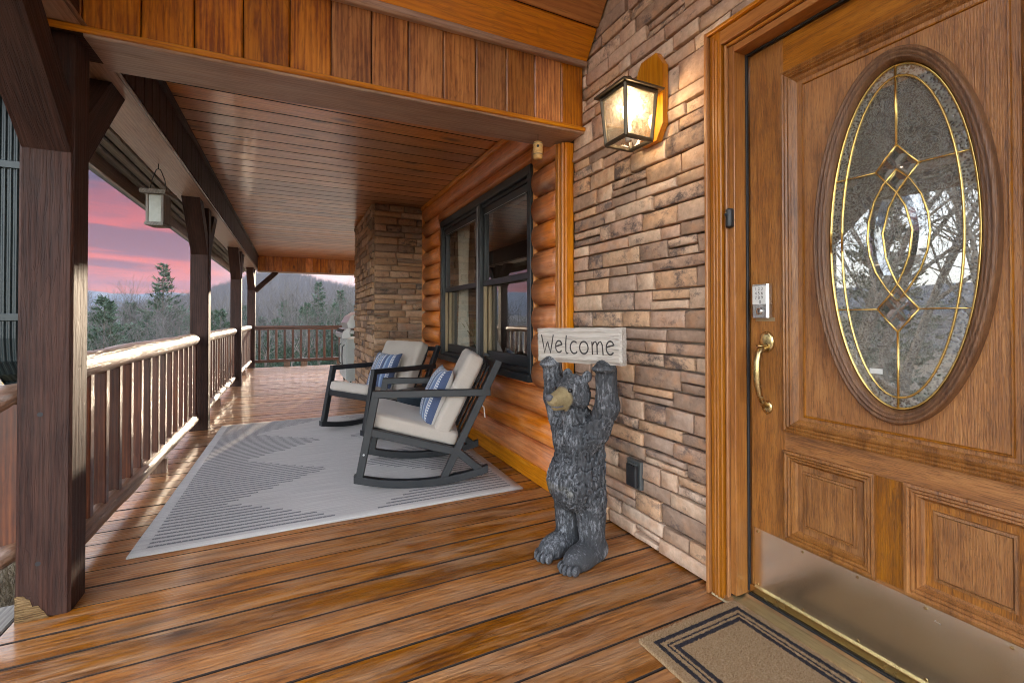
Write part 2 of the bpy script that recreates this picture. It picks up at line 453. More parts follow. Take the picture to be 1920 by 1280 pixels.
def barmesh(L, w, t, ch=0.004):
    """a length of timber: local X the grain, Y the width, Z the thickness, edges eased"""
    key = (round(L, 4), round(w, 4), round(t, 4), round(ch, 4))
    if key in _cache:
        return _cache[key]
    a, b = w / 2, t / 2
    c = min(ch, a * .45, b * .45)
    prof = [(a - c, -b), (a, -b + c), (a, b - c), (a - c, b), (-a + c, b), (-a, b - c), (-a, -b + c), (-a + c, -b)]
    vs_, fs = [], []
    for sx in (-L / 2, L / 2):
        vs_ += [(sx, y, z) for y, z in prof]
    for k in range(8):
        k2 = (k + 1) % 8
        fs.append((k, k2, 8 + k2, 8 + k))
    fs.append(tuple(range(7, -1, -1)))
    fs.append(tuple(range(8, 16)))
    me = mesh_from("bar", vs_, fs)
    _cache[key] = me
    return me


def edged(me, mat, edge):
    """a copy of a timber mesh whose sides and chamfers carry a second, darker material: dirt and painted gap shade"""
    key = (id(me), mat.name, edge.name)
    if key not in _cache:
        m2 = me.copy()
        m2.materials.clear()
        m2.materials.append(mat)
        m2.materials.append(edge)
        m2.polygons.foreach_set("material_index", [0 if abs(p.normal.z) > .9 else 1 for p in m2.polygons])
        _cache[key] = m2
    return _cache[key]


def bar(name, p0, p1, w, t, up, mat, parent=None, ch=0.004, own=False):
    p0, p1 = Vector(p0), Vector(p1)
    x = (p1 - p0)
    L = x.length
    x.normalize()
    z = Vector(up)
    z = (z - x * z.dot(x)).normalized()
    y = z.cross(x)
    me = barmesh(L, w, t, ch)
    if len(me.materials) and me.materials[0] != mat or own:
        key = (id(me), mat.name)
        if key not in _cache:
            m2 = me.copy()
            m2.materials.clear()
            _cache[key] = m2
        me = _cache[key]
    return add(name, me, mat, parent, frame((p0 + p1) / 2, x, y, z))


def box(name, lo, hi, mat, parent=None, ch=0.003):
    """axis-aligned block; its longest side is the grain"""
    lo, hi = Vector(lo), Vector(hi)
    s = hi - lo
    c = (lo + hi) / 2
    ax = max(range(3), key=lambda k: s[k])
    e = [Vector((1, 0, 0)), Vector((0, 1, 0)), Vector((0, 0, 1))]
    rest = [k for k in range(3) if k != ax]
    up = min(rest, key=lambda k: s[k])
    wd = [k for k in rest if k != up][0]
    return bar(name, c - e[ax] * s[ax] / 2, c + e[ax] * s[ax] / 2, s[wd], s[up], e[up], mat, parent, ch)


def tubemesh(name, pts, rad, n=8, cap=True, wob=0.0, seed=0):
    pts = [Vector(p) for p in pts]
    if not hasattr(rad, "__len__"):
        rad = [rad] * len(pts)
    vs_, fs = [], []
    ref = None
    for k, p in enumerate(pts):
        d = (pts[min(k + 1, len(pts) - 1)] - pts[max(k - 1, 0)]).normalized()
        if ref is None:
            ref = d.orthogonal().normalized()
        ref = (ref - d * ref.dot(d)).normalized()
        b = d.cross(ref)
        for j in range(n):
            a = 2 * math.pi * j / n
            r = rad[k]
            if wob:
                r *= 1 + wob * mnoise.noise(Vector((p.x * 3 + p.y * 3 + seed, math.cos(a) * 1.3, math.sin(a) * 1.3 + p.z * 3)))
            vs_.append(p + ref * math.cos(a) * r + b * math.sin(a) * r)
    for k in range(len(pts) - 1):
        for j in range(n):
            j2 = (j + 1) % n
            fs.append((k * n + j, k * n + j2, (k + 1) * n + j2, (k + 1) * n + j))
    if cap:
        fs.append(tuple(range(n - 1, -1, -1)))
        fs.append(tuple(range((len(pts) - 1) * n, len(pts) * n)))
    return mesh_from(name, vs_, fs)


def lathe(name, prof, n=24):
    vs_, fs = [], []
    for r, z in prof:
        for j in range(n):
            a = 2 * math.pi * j / n
            vs_.append((r * math.cos(a), r * math.sin(a), z))
    for k in range(len(prof) - 1):
        for j in range(n):
            j2 = (j + 1) % n
            fs.append((k * n + j, k * n + j2, (k + 1) * n + j2, (k + 1) * n + j))
    fs.append(tuple(range(n - 1, -1, -1)))
    fs.append(tuple(range((len(prof) - 1) * n, len(prof) * n)))
    return mesh_from(name, vs_, fs)


def prism(name, poly, h, z0=0.0):
    n = len(poly)
    vs_ = [(x, y, z0) for x, y in poly] + [(x, y, z0 + h) for x, y in poly]
    fs = [tuple(range(n - 1, -1, -1)), tuple(range(n, 2 * n))] + [(k, (k + 1) % n, n + (k + 1) % n, n + k) for k in range(n)]
    return mesh_from(name, vs_, fs)


WALLX = (Vector((0, -1, 0)), Vector((1, 0, 0)), Vector((0, 0, 1)))       # local frame of a wall facing -X
WALLY = (Vector((1, 0, 0)), Vector((0, 1, 0)), Vector((0, 0, 1)))        # local frame of a wall facing -Y

# ------------------------------------------------------------------ deck
DX0, DX1 = -0.842, 1.46
PITCHB = 0.1455
deck = empty("deck_floor", (0.3, 4, 0), kind="structure")
tag(deck, "brown stained timber deck of boards laid across the porch")
y0 = 1.642
for k in range(-19, 67):
    yc = y0 + PITCHB * (k + .5)
    x1 = 1.46 if yc > 2.2 else 1.485
    x0 = DX0 + random.uniform(-.004, .004)
    if k >= 66:
        break
    dz = random.uniform(-.0012, .0012)
    o = bar("deck_board", (x0, yc, -.016 + dz), (x1, yc, -.016 + dz), PITCHB - .0062 + random.uniform(-.0015, .0015), .032, (0, 0, 1), M["deck"], deck, .0022)
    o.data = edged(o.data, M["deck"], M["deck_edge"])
FARY = y0 + PITCHB * 66
box("rim_joist", (DX0 + .02, -1.2, -.27), (DX0 + .06, FARY, -.036), M["post"], deck)
box("edge_board", (-1.02, -1.2, -.034), (-.852, 2.36, -.004), M["grey_wood"], deck, .005)
box("under_frame", (DX0 + .1, -1.2, -.28), (1.45, FARY, -.05), M["rubber"], deck)
box("far_rim", (DX0, FARY + .004, -.27), (1.5, FARY + .04, -.004), M["rail"], deck)

# ------------------------------------------------------------------ porch ceiling and beams
CZ = 2.335
ceil = empty("porch_ceiling", (0.3, 6, CZ), kind="structure")
tag(ceil, "varnished tongue and groove plank ceiling over the porch")
yy = 2.45
k = 0
while yy < 11.35:
    yc = yy + .0925
    o = bar("ceiling_board", (-.66, yc, CZ + .01), (1.43, yc, CZ + .01), .1795, .02, (0, 0, 1), M["beadboard"], ceil, .004)
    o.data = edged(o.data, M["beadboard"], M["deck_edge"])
    yy += .185
box("ceiling_backing", (-.66, 2.42, CZ + .022), (1.43, 11.4, CZ + .05), M["rubber"], ceil)
box("cornice_strip", (-.655, 2.43, CZ - .035), (-.625, 11.28, CZ - .002), M["post"], ceil)

BZ = 2.05
side = empty("side_beam", (-.76, 6, BZ), "long brown clad beam carried by the porch posts along the railing side", "beam")
box("soffit_board", (-.87, .9, BZ - .002), (-.655, 11.45, BZ + .022), M["soffit"], side)
yy = 2.43
while yy < 11.24:
    box("cladding_board", (-.664, yy + .003, BZ + .023), (-.648, yy + .145, CZ - .004), M["post"], side)
    yy += .148
box("beam_core", (-.865, .9, BZ + .024), (-.666, 11.44, CZ + .3), M["post"], side)
bar("corner_bead", (-.652, .95, BZ + .002), (-.652, 11.3, BZ + .002), .014, .014, (0, 0, 1), M["rail"], side)

eave = empty("roof_eave", (-1.0, 6, 2.0), "pale boarded eave with fascia and gutter outside the side beam", "eave")
for k in range(3):
    a0, a1 = -.868 - k * .062, -.874 - (k + 1) * .062 + .003
    z0_, z1_ = 2.052 - .16 * k * .062, 2.052 - .16 * (k + 1) * .062
    bar("eave_board", ((a0 + a1) / 2, .5, (z0_ + z1_) / 2), ((a0 + a1) / 2, 11.9, (z0_ + z1_) / 2), .060, .016, (.16, 0, 1), M["grey_wood"], eave, .004)
box("fascia", (-1.082, .5, 1.935), (-1.06, 11.92, 2.06), M["rail"], eave)
gv = [(-1.084, 1.945), (-1.12, 1.945), (-1.15, 1.975), (-1.165, 2.01), (-1.165, 2.04), (-1.084, 2.04)]
me = prism("gutter", gv, 11.5)
add("gutter", me, M["gutter"], eave, frame((0, 11.95, 0), (1, 0, 0), (0, 0, 1), (0, -1, 0)))
box("roof_deck", (-1.10, 2.44, 2.39), (2.4, 12.2, 2.52), M["rubber"], eave)
box("eave_filler", (-1.058, .52, 2.062), (-.868, 11.9, 2.34), M["rubber"], eave)

# near header: boards, bead, soffit
HY0, HY1 = 2.15, 2.415
TILT = .028          # the header rises slightly towards the wall
hd = empty("entry_header", (.3, 2.28, BZ), "orange pine header clad in vertical boards across the porch entry", "beam")
hz = lambda x: BZ - .012 + TILT * (x - .35) / 2.05 * 1.0
xs = [-.855, -.661, -.498, -.337, -.178, -.013, .144, .31, .471, .636, .80, .963, 1.124, 1.286, 1.425]
ux = Vector((1, 0, TILT / 2.05)).normalized()
for a0, a1 in zip(xs[:-1], xs[1:]):
    xc = (a0 + a1) / 2
    z0_ = hz(xc) + .022
    bar("cladding_board", (xc, HY0 + .012, z0_), (xc, HY0 + .012, z0_ + .345), a1 - a0 - .004, .018, (0, -1, 0), M["clad"], hd, .005)
bar("lower_bead", (-.86, HY0 - .004, hz(-.86) + .012), (1.43, HY0 - .004, hz(1.43) + .012), .022, .018, (0, -1, 0), M["pine"], hd)
bar("soffit_board", (-.655, (HY0 + HY1) / 2, hz(-.655)), (1.43, (HY0 + HY1) / 2, hz(1.43)), HY1 - HY0, .02, (0, 0, 1), M["soffit"], hd)
bar("beam_core", (-.86, 2.294, hz(-.86) + .215), (1.43, 2.294, hz(1.43) + .215), HY1 - HY0 - .024, .40, (0, 0, 1), M["post"], hd)
yy = -.64
while yy < 1.36:
    box("back_cladding_board", (yy + .002, HY1 - .006, hz(yy) + .02), (min(yy + .16, 1.42), HY1 + .008, CZ - .002), M["clad"], hd)
    yy += .163
bar("cornice_strip", (-.86, HY0 - .012, hz(-.86) + .372), (1.43, HY0 - .012, hz(1.43) + .372), .044, .042, (0, -1, 0), M["soffit"], hd, .012)

# far header
fh = empty("far_header", (.3, 11.35, BZ), "red brown boarded header over the far end of the porch", "beam")
xx = -.65
while xx < 1.40:
    box("cladding_board", (xx + .002, 11.252, BZ - .02), (min(xx + .146, 1.43), 11.268, CZ - .004), M["clad"], fh)
    xx += .15
box("soffit_board", (-.655, 11.25, BZ - .045), (1.43, 11.44, BZ - .022), M["soffit"], fh)
box("beam_core", (-.65, 11.27, BZ - .02), (1.43, 11.43, CZ + .02), M["post"], fh)

# entry gable ceiling, planks running across, rising towards the visitor
gb = empty("entry_gable_ceiling", (.3, .8, 3.4), kind="structure")
tag(gb, "steep pine plank ceiling of the entry gable")
SL = 1.35
e0 = Vector((0, -1, SL)).normalized()
w_ = .168
py, pz = 2.128, 2.425
k = 0
while py > .74:
    c = Vector((0, py, pz)) + e0 * (w_ / 2)
    off = .0 if k % 2 == 0 else .012
    nrm = Vector((0, -SL, -1)).normalized()
    p = c + nrm * off
    bar("gable_plank", (-1.35, p.y, p.z), (1.424, p.y, p.z), w_ - .004, .022, nrm, M["pine"], gb, .006)
    py += e0.y * w_
    pz += e0.z * w_
    k += 1
RIDGE = (py, pz)
m_ = Vector((0, 2.14, 2.43)) - Vector((0, SL, 1)).normalized() * -.03
bar("gable_backing", (-1.36, 2.155, 2.45), (-1.355 + 2.79, 2.155, 2.45), .02, .02, (0, 0, 1), M["rubber"], gb)
sl_len = (Vector((0, RIDGE[0], RIDGE[1])) - Vector((0, 2.128, 2.425))).length
cmid = (Vector((0, RIDGE[0], RIDGE[1])) + Vector((0, 2.128, 2.425))) / 2 + Vector((0, SL, 1)).normalized() * .04
bar("gable_roof", (-1.36, cmid.y, cmid.z), (1.9, cmid.y, cmid.z), sl_len + .05, .03, Vector((0, SL, 1)), M["rubber"], gb)
cm2 = Vector((0, 2 * RIDGE[0] - cmid.y, cmid.z))
bar("gable_roof_near", (-1.36, cm2.y, cm2.z), (1.9, cm2.y, cm2.z), sl_len + .05, .03, Vector((0, -SL, 1)), M["pine"], gb)

# ------------------------------------------------------------------ posts with knee braces
def post(yc, label, braces, far=False):
    p = empty("timber_post", (-.763, yc, 0), label, "post", "timber posts along the porch railing")
    w = .142
    bar("shaft", (-.763, yc, 0), (-.763, yc, BZ - .003), w, w, (0, -1, 0), M["post"], p, .008)
    for s in braces:
        if s == "x":
            bar("knee_brace", (-.70, yc, 1.60), (-.30, yc, BZ - .03), .10, .09, (0, 1, 0), M["post"], p, .006)
        else:
            a = Vector((-.763, yc + s * .05, 1.60))
            b = Vector((-.763, yc + s * .52, BZ + .03))
            ax = (b - a).normalized()
            # plumb-cut brace: a sheared block so that its ends sit flat on post and beam
            w2, d = .064, .135
            y_a, y_b = yc + s * (.0715), yc + s * .49
            vs_, fs = [], []
            for sx in (-w2, w2):
                vs_ += [(sx, s * .0715, 1.615), (sx, s * .0715, 1.80), (sx, s * .33, BZ - .003), (sx, s * .515, BZ - .003)]
            fs = [(0, 1, 2, 3), (7, 6, 5, 4), (0, 3, 7, 4), (1, 5, 6, 2), (0, 4, 5, 1), (3, 2, 6, 7)]
            # rotate into local frame with X along the brace so the grain follows it
            me = mesh_from("brace", vs_, fs)
            q = Matrix.Rotation(math.atan2(.40, .44 * s), 4, "X")
            fr = frame((0, 0, 0), (0, ax.y, ax.z), (1, 0, 0), (Vector((0, ax.y, ax.z)).cross(Vector((1, 0, 0)))))
            org = Matrix.Translation((-.763, yc, 0))
            me.transform(fr.inverted())
            if s > 0:
                me.flip_normals()
            me.update()
            o = add("knee_brace", me, M["post"], p, org @ fr)
            for bz in (1.66, 1.69):
                pass
    return p


PA = post(2.272, "nearest thick timber post, cracked, with paint worn off at its foot", (-1, 1))
post(5.27, "second timber post from the camera, behind the first railing bay", (-1, 1))
post(8.38, "third timber post from the camera, between second and third railing bays", (-1, 1))
post(11.34, "farthest timber post at the corner, with a diagonal brace under the far header", (-1, "x"))

# bare worn patch and bolt holes on the near post (children of the post)
fr = frame((-.763, 2.2, 0), (1, 0, 0), (0, 1, 0), (0, 0, 1))
pts = []
random.seed(5)
for k in range(13):
    x = -.069 + .088 * k / 12
    pts.append((x, .085 * (1 - (k / 12) ** 1.6) + random.uniform(-.018, .018) * (1 - k / 14)))
poly = [(-.069, .001)] + pts + [(.03, .001)]
vs_ = [(x, -.0008, z) for x, z in poly]
M["bare"] = wood("bare_rotten_wood", (.05, .024, .008), (.20, .12, .05), (.34, .23, .12), rough=.9, tint=.0, bmp=1.0, gs=4.0)
add("worn_patch", mesh_from("worn", vs_, [tuple(range(len(vs_)))[::1]]), M["bare"], PA, fr)
for (x, z) in ((-.010, .70), (-.012, .19)):
    a = [(x + .008 * math.cos(t), -.0012, z + .008 * math.sin(t)) for t in np.linspace(0, 2 * math.pi, 11)[:-1]]
    add("bolt_hole", mesh_from("hole", a, [tuple(range(10))]), M["rubber"], PA, fr)

# ------------------------------------------------------------------ railings
def wobble_log(name, p0, p1, r, mat, parent, seed, wob=.10, n=14, seg=22, taper=True):
    p0, p1 = Vector(p0), Vector(p1)
    L = (p1 - p0).length
    x = (p1 - p0).normalized()
    z = Vector((0, 0, 1))
    y = z.cross(x).normalized()
    z = x.cross(y)
    pts, rad = [], []
    for k in range(seg + 1):
        t = k / seg
        pts.append((L * (t - .5), .006 * mnoise.noise(Vector((t * 4, seed, 0))), .006 * mnoise.noise(Vector((t * 4, seed, 9)))))
        e = min(t, 1 - t) * L
        rad.append(r * (1 - (.35 * max(0, 1 - e / .05) ** 2 if taper else 0)))
    me = tubemesh("log", pts, rad, n, True, wob, seed)
    return add(name, me, mat, parent, frame((p0 + p1) / 2, x, y, z), smooth=True)


def railing(pA, pB, nb, label, seed, log=True, toeblocks=()):
    pA, pB = Vector(pA), Vector(pB)
    g = empty("railing", (pA + pB) / 2, label, "railing", "railing bays of the porch")
    d = (pB - pA).normalized()
    L = (pB - pA).length
    up = Vector((0, 0, 1))
    if log:
        wobble_log("top_rail", pA + up * .838, pB + up * .838, .054, M["rail"], g, seed)
        wobble_log("bottom_rail", pA + up * .135, pB + up * .135, .047, M["rail"], g, seed + 40, wob=.22)
    else:
        bar("top_rail", pA + up * .845, pB + up * .845, .085, .05, up, M["baluster"], g, .012)
        bar("sub_rail", pA + up * .80, pB + up * .80, .05, .035, up, M["baluster"], g, .004)
        bar("bottom_rail", pA + up * .125, pB + up * .125, .075, .065, up, M["baluster"], g, .008)
    for k in range(nb):
        c = pA + d * (L * (k + .62) / nb if log else L * (k + .5) / nb)
        bar("baluster", c + up * (.14 if log else .155), c + up * (.81 if log else .79), .045, .045, d, M["baluster"], g, .004)
    for t in toeblocks:
        c = pA + d * (L * t)
        bar("rail_block", c + up * .001, c + up * .094, .09, .12 if not log else .05, d, M["rail"], g)
    return g


RX = -.79
railing((RX, 2.35, 0), (RX, 5.19, 0), 15, "nearest full railing bay of round log rail and square balusters beside the rug", 1, toeblocks=(.55,))
railing((RX, 5.345, 0), (RX, 8.30, 0), 15, "middle railing bay between the second and third posts", 2, toeblocks=(.4,))
railing((RX, 8.455, 0), (RX, 11.265, 0), 15, "farthest side railing bay before the corner post", 3, toeblocks=(.5,))
sr = empty("stair_railing", (-1.3, 2.27, 0), "sloping log stair railing cut off at the picture's left edge", "railing")
sl_ = .42
wobble_log("top_rail", (-.838, 2.285, .775), (-2.4, 2.285, .775 - 1.562 * sl_), .05, M["rail"], sr, 4)
wobble_log("bottom_rail", (-.838, 2.285, .235), (-2.4, 2.285, .235 - 1.562 * sl_), .047, M["rail"], sr, 44)
for k in range(10):
    x = -.885 - k * .15
    dz = (x + .838) * sl_
    bar("baluster", (x, 2.285, .235 + dz), (x, 2.285, .75 + dz), .09, .045, (0, 1, 0), M["baluster"], sr)
st = empty("entry_steps", (-1.4, 1.4, -.3), "grey wooden steps dropping away at the deck's left edge", "steps")
for k in range(3):
    box("tread", (-1.34 - .30 * k, .2, -.19 - .17 * k), (-1.05 - .30 * k, 2.2, -.15 - .17 * k), M["grey_wood"], st)
    box("riser", (-1.07 - .30 * k, .2, -.36 - .17 * k), (-1.05 - .30 * k, 2.2, -.192 - .17 * k), M["grey_wood"], st)
railing((-.69, 11.34, 0), (1.5, 11.34, 0), 14, "red brown railing with flat top across the far end of the porch", 5, log=False, toeblocks=(.27, .42, .75))

# ------------------------------------------------------------------ log wall with window
LXS, LB = 1.425, .062         # seam depth and bulge of the half-round logs
LH = .174
Z0 = .065
WY0, WY1, WZ0, WZ1 = 2.69, 4.755, .634, 2.03     # dark window frame outline
lw = empty("log_wall", (1.42, 3.9, 0), "glossy orange half-round log wall around the double window", "wall")


def log_mesh(L, z_lo, z_hi, zc, seed):
    """half-round log siding, clipped between z_lo and z_hi (relative to its centre)"""
    prof = []
    n = 11
    for k in range(n + 1):
        z = z_lo + (z_hi - z_lo) * k / n
        t = min(1, abs(z / (LH / 2)))
        prof.append((-LB * math.sqrt(max(0, 1 - t ** 2.3)) - .002, z))
    prof = [(.03, z_lo)] + prof + [(.03, z_hi)]
    seg = max(2, int(L / .25))
    vs_, fs = [], []
    m_ = len(prof)
    for s in range(seg + 1):
        x = -L / 2 + L * s / seg
        dy = .0025 * mnoise.noise(Vector((x * 1.7, seed, 0)))
        vs_ += [(x, y + (dy if y < .02 else 0), z + (.0015 * mnoise.noise(Vector((x * 2, seed, 5))) if y < .02 else 0)) for y, z in prof]
    for s in range(seg):
        for j in range(m_ - 1):
            fs.append((s * m_ + j, (s + 1) * m_ + j, (s + 1) * m_ + j + 1, s * m_ + j + 1))
    fs.append(tuple(range(m_)))
    fs.append(tuple(range(seg * m_ + m_ - 1, seg * m_ - 1, -1)))
    me = mesh_from("log", vs_, fs)
    me.polygons.foreach_set("use_smooth", [len(p.vertices) == 4 for p in me.polygons])
    return me


def log_piece(y_a, y_b, z_lo, z_hi, zc, seed):
    me = log_mesh(y_b - y_a, z_lo - zc, z_hi - zc, zc, seed)
    add("log", me, M["log"], lw, frame((LXS, (y_a + y_b) / 2, zc), *WALLX))


CY0, CY1 = 2.352, 5.49
for k in range(13):
    za, zb = Z0 + LH * k, min(Z0 + LH * (k + 1), CZ - .002)
    zc = Z0 + LH * (k + .5)
    g = .0012
    top = zb
    if zb <= WZ0 or za >= WZ1:
        log_piece(CY0, CY1, za + g, top - g, zc, k)
    else:
        log_piece(CY0, WY0 - .032, za + g, top - g, zc, k + .3)
        log_piece(WY1 + .032, CY1, za + g, top - g, zc, k + .6)
        if za < WZ0 - .02:
            log_piece(WY0 - .03, WY1 + .03, za + g, WZ0 - .022, zc, k)
        if zb > WZ1 + .02:
            log_piece(WY0 - .03, WY1 + .03, WZ1 + .022, top - g, zc, k)
box("wall_core_low", (LXS + .031, 2.272, -.02), (1.62, 7.25, WZ0 - .02), M["room"], lw)
box("wall_core_top", (LXS + .031, 2.272, WZ1 + .02), (1.62, 7.25, CZ + .1), M["room"], lw)
box("wall_core_near", (LXS + .031, 2.272, WZ0 - .019), (1.62, WY0 - .02, WZ1 + .019), M["room"], lw)
box("wall_core_far", (LXS + .031, WY1 + .02, WZ0 - .019), (1.62, 7.25, WZ1 + .019), M["room"], lw)
box("base_board", (1.352, CY0 - .01, .001), (1.40, CY1, .108), M["pine"], lw, .006)
box("cornice_strip", (1.345, 2.44, CZ - .045), (1.385, CY1 + .02, CZ - .003), M["pine"], lw, .006)
# corner boards between logs and stone
box("corner_board", (1.362, 2.312, .001), (1.40, 2.352, 2.032), M["pine"], lw, .004)
box("corner_post", (1.386, 2.272, .001), (1.44, 2.310, 2.032), M["pine"], lw, .004)
bar("corner_bead", (1.379, 2.296, .001), (1.379, 2.296, 2.032), .016, .016, (1, 0, 0), M["pine"], lw, .005)
box("chimney_corner_strip", (1.36, CY1 - .022, .11), (1.40, CY1 - .001, CZ - .05), M["pine"], lw, .004)

# window, a part of the log wall, with its frames and panes as sub-parts
win = empty("window", (1.40, 3.72, WZ0))
win.parent = lw
win.matrix_parent_inverse = WM[lw.name].inverted()
tag(win, "dark framed pair of double-hung windows set in the log wall")
box("casing", (1.388, WY0 - .030, WZ0 - .02), (1.45, WY0 - .003, WZ1 + .02), M["pine"], win)
box("casing", (1.388, WY1 + .003, WZ0 - .02), (1.45, WY1 + .030, WZ1 + .02), M["pine"], win)
FX0, FX1 = 1.372, 1.50
fw = .052
box("frame_side", (FX0, WY0, WZ0 + .03), (FX1, WY0 + fw, WZ1), M["window_frame"], win)
box("frame_side", (FX0, WY1 - fw, WZ0 + .03), (FX1, WY1, WZ1), M["window_frame"], win)
box("frame_head", (FX0 - .002, WY0 + .001, WZ1 - .062), (FX1 - .002, WY1 - .001, WZ1 - .001), M["window_frame"], win)
box("head_step", (FX0 + .022, WY0 + fw, WZ1 - .092), (FX1 - .004, WY1 - fw, WZ1 - .064), M["window_frame"], win)
box("window_sill", (FX0 - .028, WY0 - .012, WZ0 - .018), (FX1, WY1 + .012, WZ0 + .028), M["window_frame"], win)
box("sill_step", (FX0 + .02, WY0 + fw, WZ0 + .029), (FX1 - .01, WY1 - fw, WZ0 + .055), M["window_frame"], win)
MYC = 3.66
box("mullion", (FX0 + .004, MYC - .042, WZ0 + .056), (FX1 - .006, MYC + .042, WZ1 - .064), M["window_frame"], win)
bar("mullion_strip", (FX0 + .002, MYC + .012, WZ0 + .06), (FX0 + .002, MYC + .012, WZ1 - .066), .006, .006, (1, 0, 0), M["silver"], win)
MR = 1.315
for ya, yb in ((WY0 + fw, MYC - .042), (MYC + .042, WY1 - fw)):
    # upper sash outside
    xs0, xs1 = FX0 + .034, FX0 + .062
    sw = .036
    zt = WZ1 - .094
    box("sash_stile", (xs0, ya + .002, MR - .018), (xs1, ya + sw, zt), M["window_frame"], win)
    box("sash_stile", (xs0, yb - sw, MR - .018), (xs1, yb - .002, zt), M["window_frame"], win)
    box("sash_top_rail", (xs0, ya + sw, zt - .055), (xs1, yb - sw, zt), M["window_frame"], win)
    box("meeting_rail", (xs0 - .003, ya + .004, MR - .022), (xs1 + .004, yb - .004, MR + .022), M["window_frame"], win)
    bar("pane_bead", (xs0 - .001, ya + sw, zt - .057), (xs0 - .001, yb - sw, zt - .057), .004, .004, (0, 0, 1), M["silver"], win, .001)
    box("window_pane", (xs0 + .012, ya + sw - .004, MR + .02), (xs0 + .016, yb - sw + .004, zt - .052), M["glass"], win, .0005)
    # lower sash further in, tan lining in front of it
    xl0, xl1 = FX0 + .070, FX0 + .098
    zl = WZ0 + .056
    box("sash_lining", (FX0 + .036, ya + .001, zl), (FX0 + .052, ya + .022, MR - .024), M["tan_trim"], win)
    box("sash_lining", (FX0 + .036, yb - .030, zl), (FX0 + .060, yb - .001, MR - .024), M["tan_trim"], win)
    box("sash_stile", (xl0, ya + .004, zl), (xl1, ya + .042, MR + .01), M["tan_trim"], win)
    box("sash_stile", (xl0, yb - .046, zl), (xl1, yb - .004, MR + .01), M["tan_trim"], win)
    box("sash_bottom_rail", (xl0 - .004, ya + .004, zl), (xl1, yb - .004, zl + .075), M["window_frame"], win)
    box("window_pane", (xl0 + .012, ya + .04, zl + .072), (xl0 + .016, yb - .044, MR + .008), M["glass"], win, .0005)

# what shows through the glass: a dim room, pulled-back curtains and a plant
rm = bpy.data.meshes.new("room")
bm = bmesh.new()
bmesh.ops.create_cube(bm, size=1.0)
for f in list(bm.faces):
    if f.normal.x < -.5:
        bm.faces.remove(f)
bm.transform(Matrix.Translation((3.6, 3.7, 1.2)) @ Matrix.Diagonal((3.9, 3.4, 2.7, 1)))
bmesh.ops.reverse_faces(bm, faces=bm.faces)
bm.to_mesh(rm)
tag(add("room_interior", rm, M["room"]), "dim room behind the window", kind="structure")


def curtain(yc, w, label):
    nu, nv = 60, 10
    vs_, fs = [], []
    for j in range(nv + 1):
        t = j / nv
        for i in range(nu + 1):
            u = i / nu
            ww = w * (1 - .35 * math.sin(math.pi * min(1, t * 1.15)) ** 2)
            vs_.append((1.545 + .020 * math.sin(u * 2 * math.pi * 7 + .6 * math.sin(t * 3)), yc + (u - .5) * ww, .35 + 1.75 * (1 - t)))
    for j in range(nv):
        for i in range(nu):
            a = j * (nu + 1) + i
            fs.append((a, a + 1, a + nu + 2, a + nu + 1))
    return tag(add("curtain", mesh_from("curtain", vs_, fs), M["curtain"], smooth=True), label, "curtain", "curtains behind the window")


curtain(4.52, .30, "pale curtain hanging behind the left window pane")
curtain(3.86, .16, "narrow pale curtain gathered behind the window mullion")

pp = empty("potted_plant", (1.60, 4.28, .55), "spiky green houseplant just behind the left window pane", "plant")
add("pot", lathe("pot", [(.06, 0), (.075, .02), (.085, .14), (.09, .15)], 18), M["teal"], pp, Matrix.Translation((1.60, 4.28, .60)), True)
V, F = [], []
rp = random.Random(2)
for k in range(46):
    a, ln = rp.uniform(0, 6.28), rp.uniform(.18, .36)
    b = len(V)
    sp = rp.uniform(.3, .75)
    for t in (0, .5, 1):
        c = Vector((math.cos(a) * ln * sp * t * .55, math.sin(a) * ln * sp * t, .12 + ln * (1.1 * t - .5 * sp * t * t)))
        w = .014 * (1 - .85 * t)
        sd = Vector((-math.sin(a), math.cos(a), 0)) * w
        V += [c - sd, c + sd]
    F += [(b, b + 1, b + 3, b + 2), (b + 2, b + 3, b + 5, b + 4)]
M["leafg"] = plain("house_leaf", (.05, .11, .035), .5)
add("leaves", mesh_from("leaves", V, F), M["leafg"], pp, Matrix.Translation((1.60, 4.28, .60)))

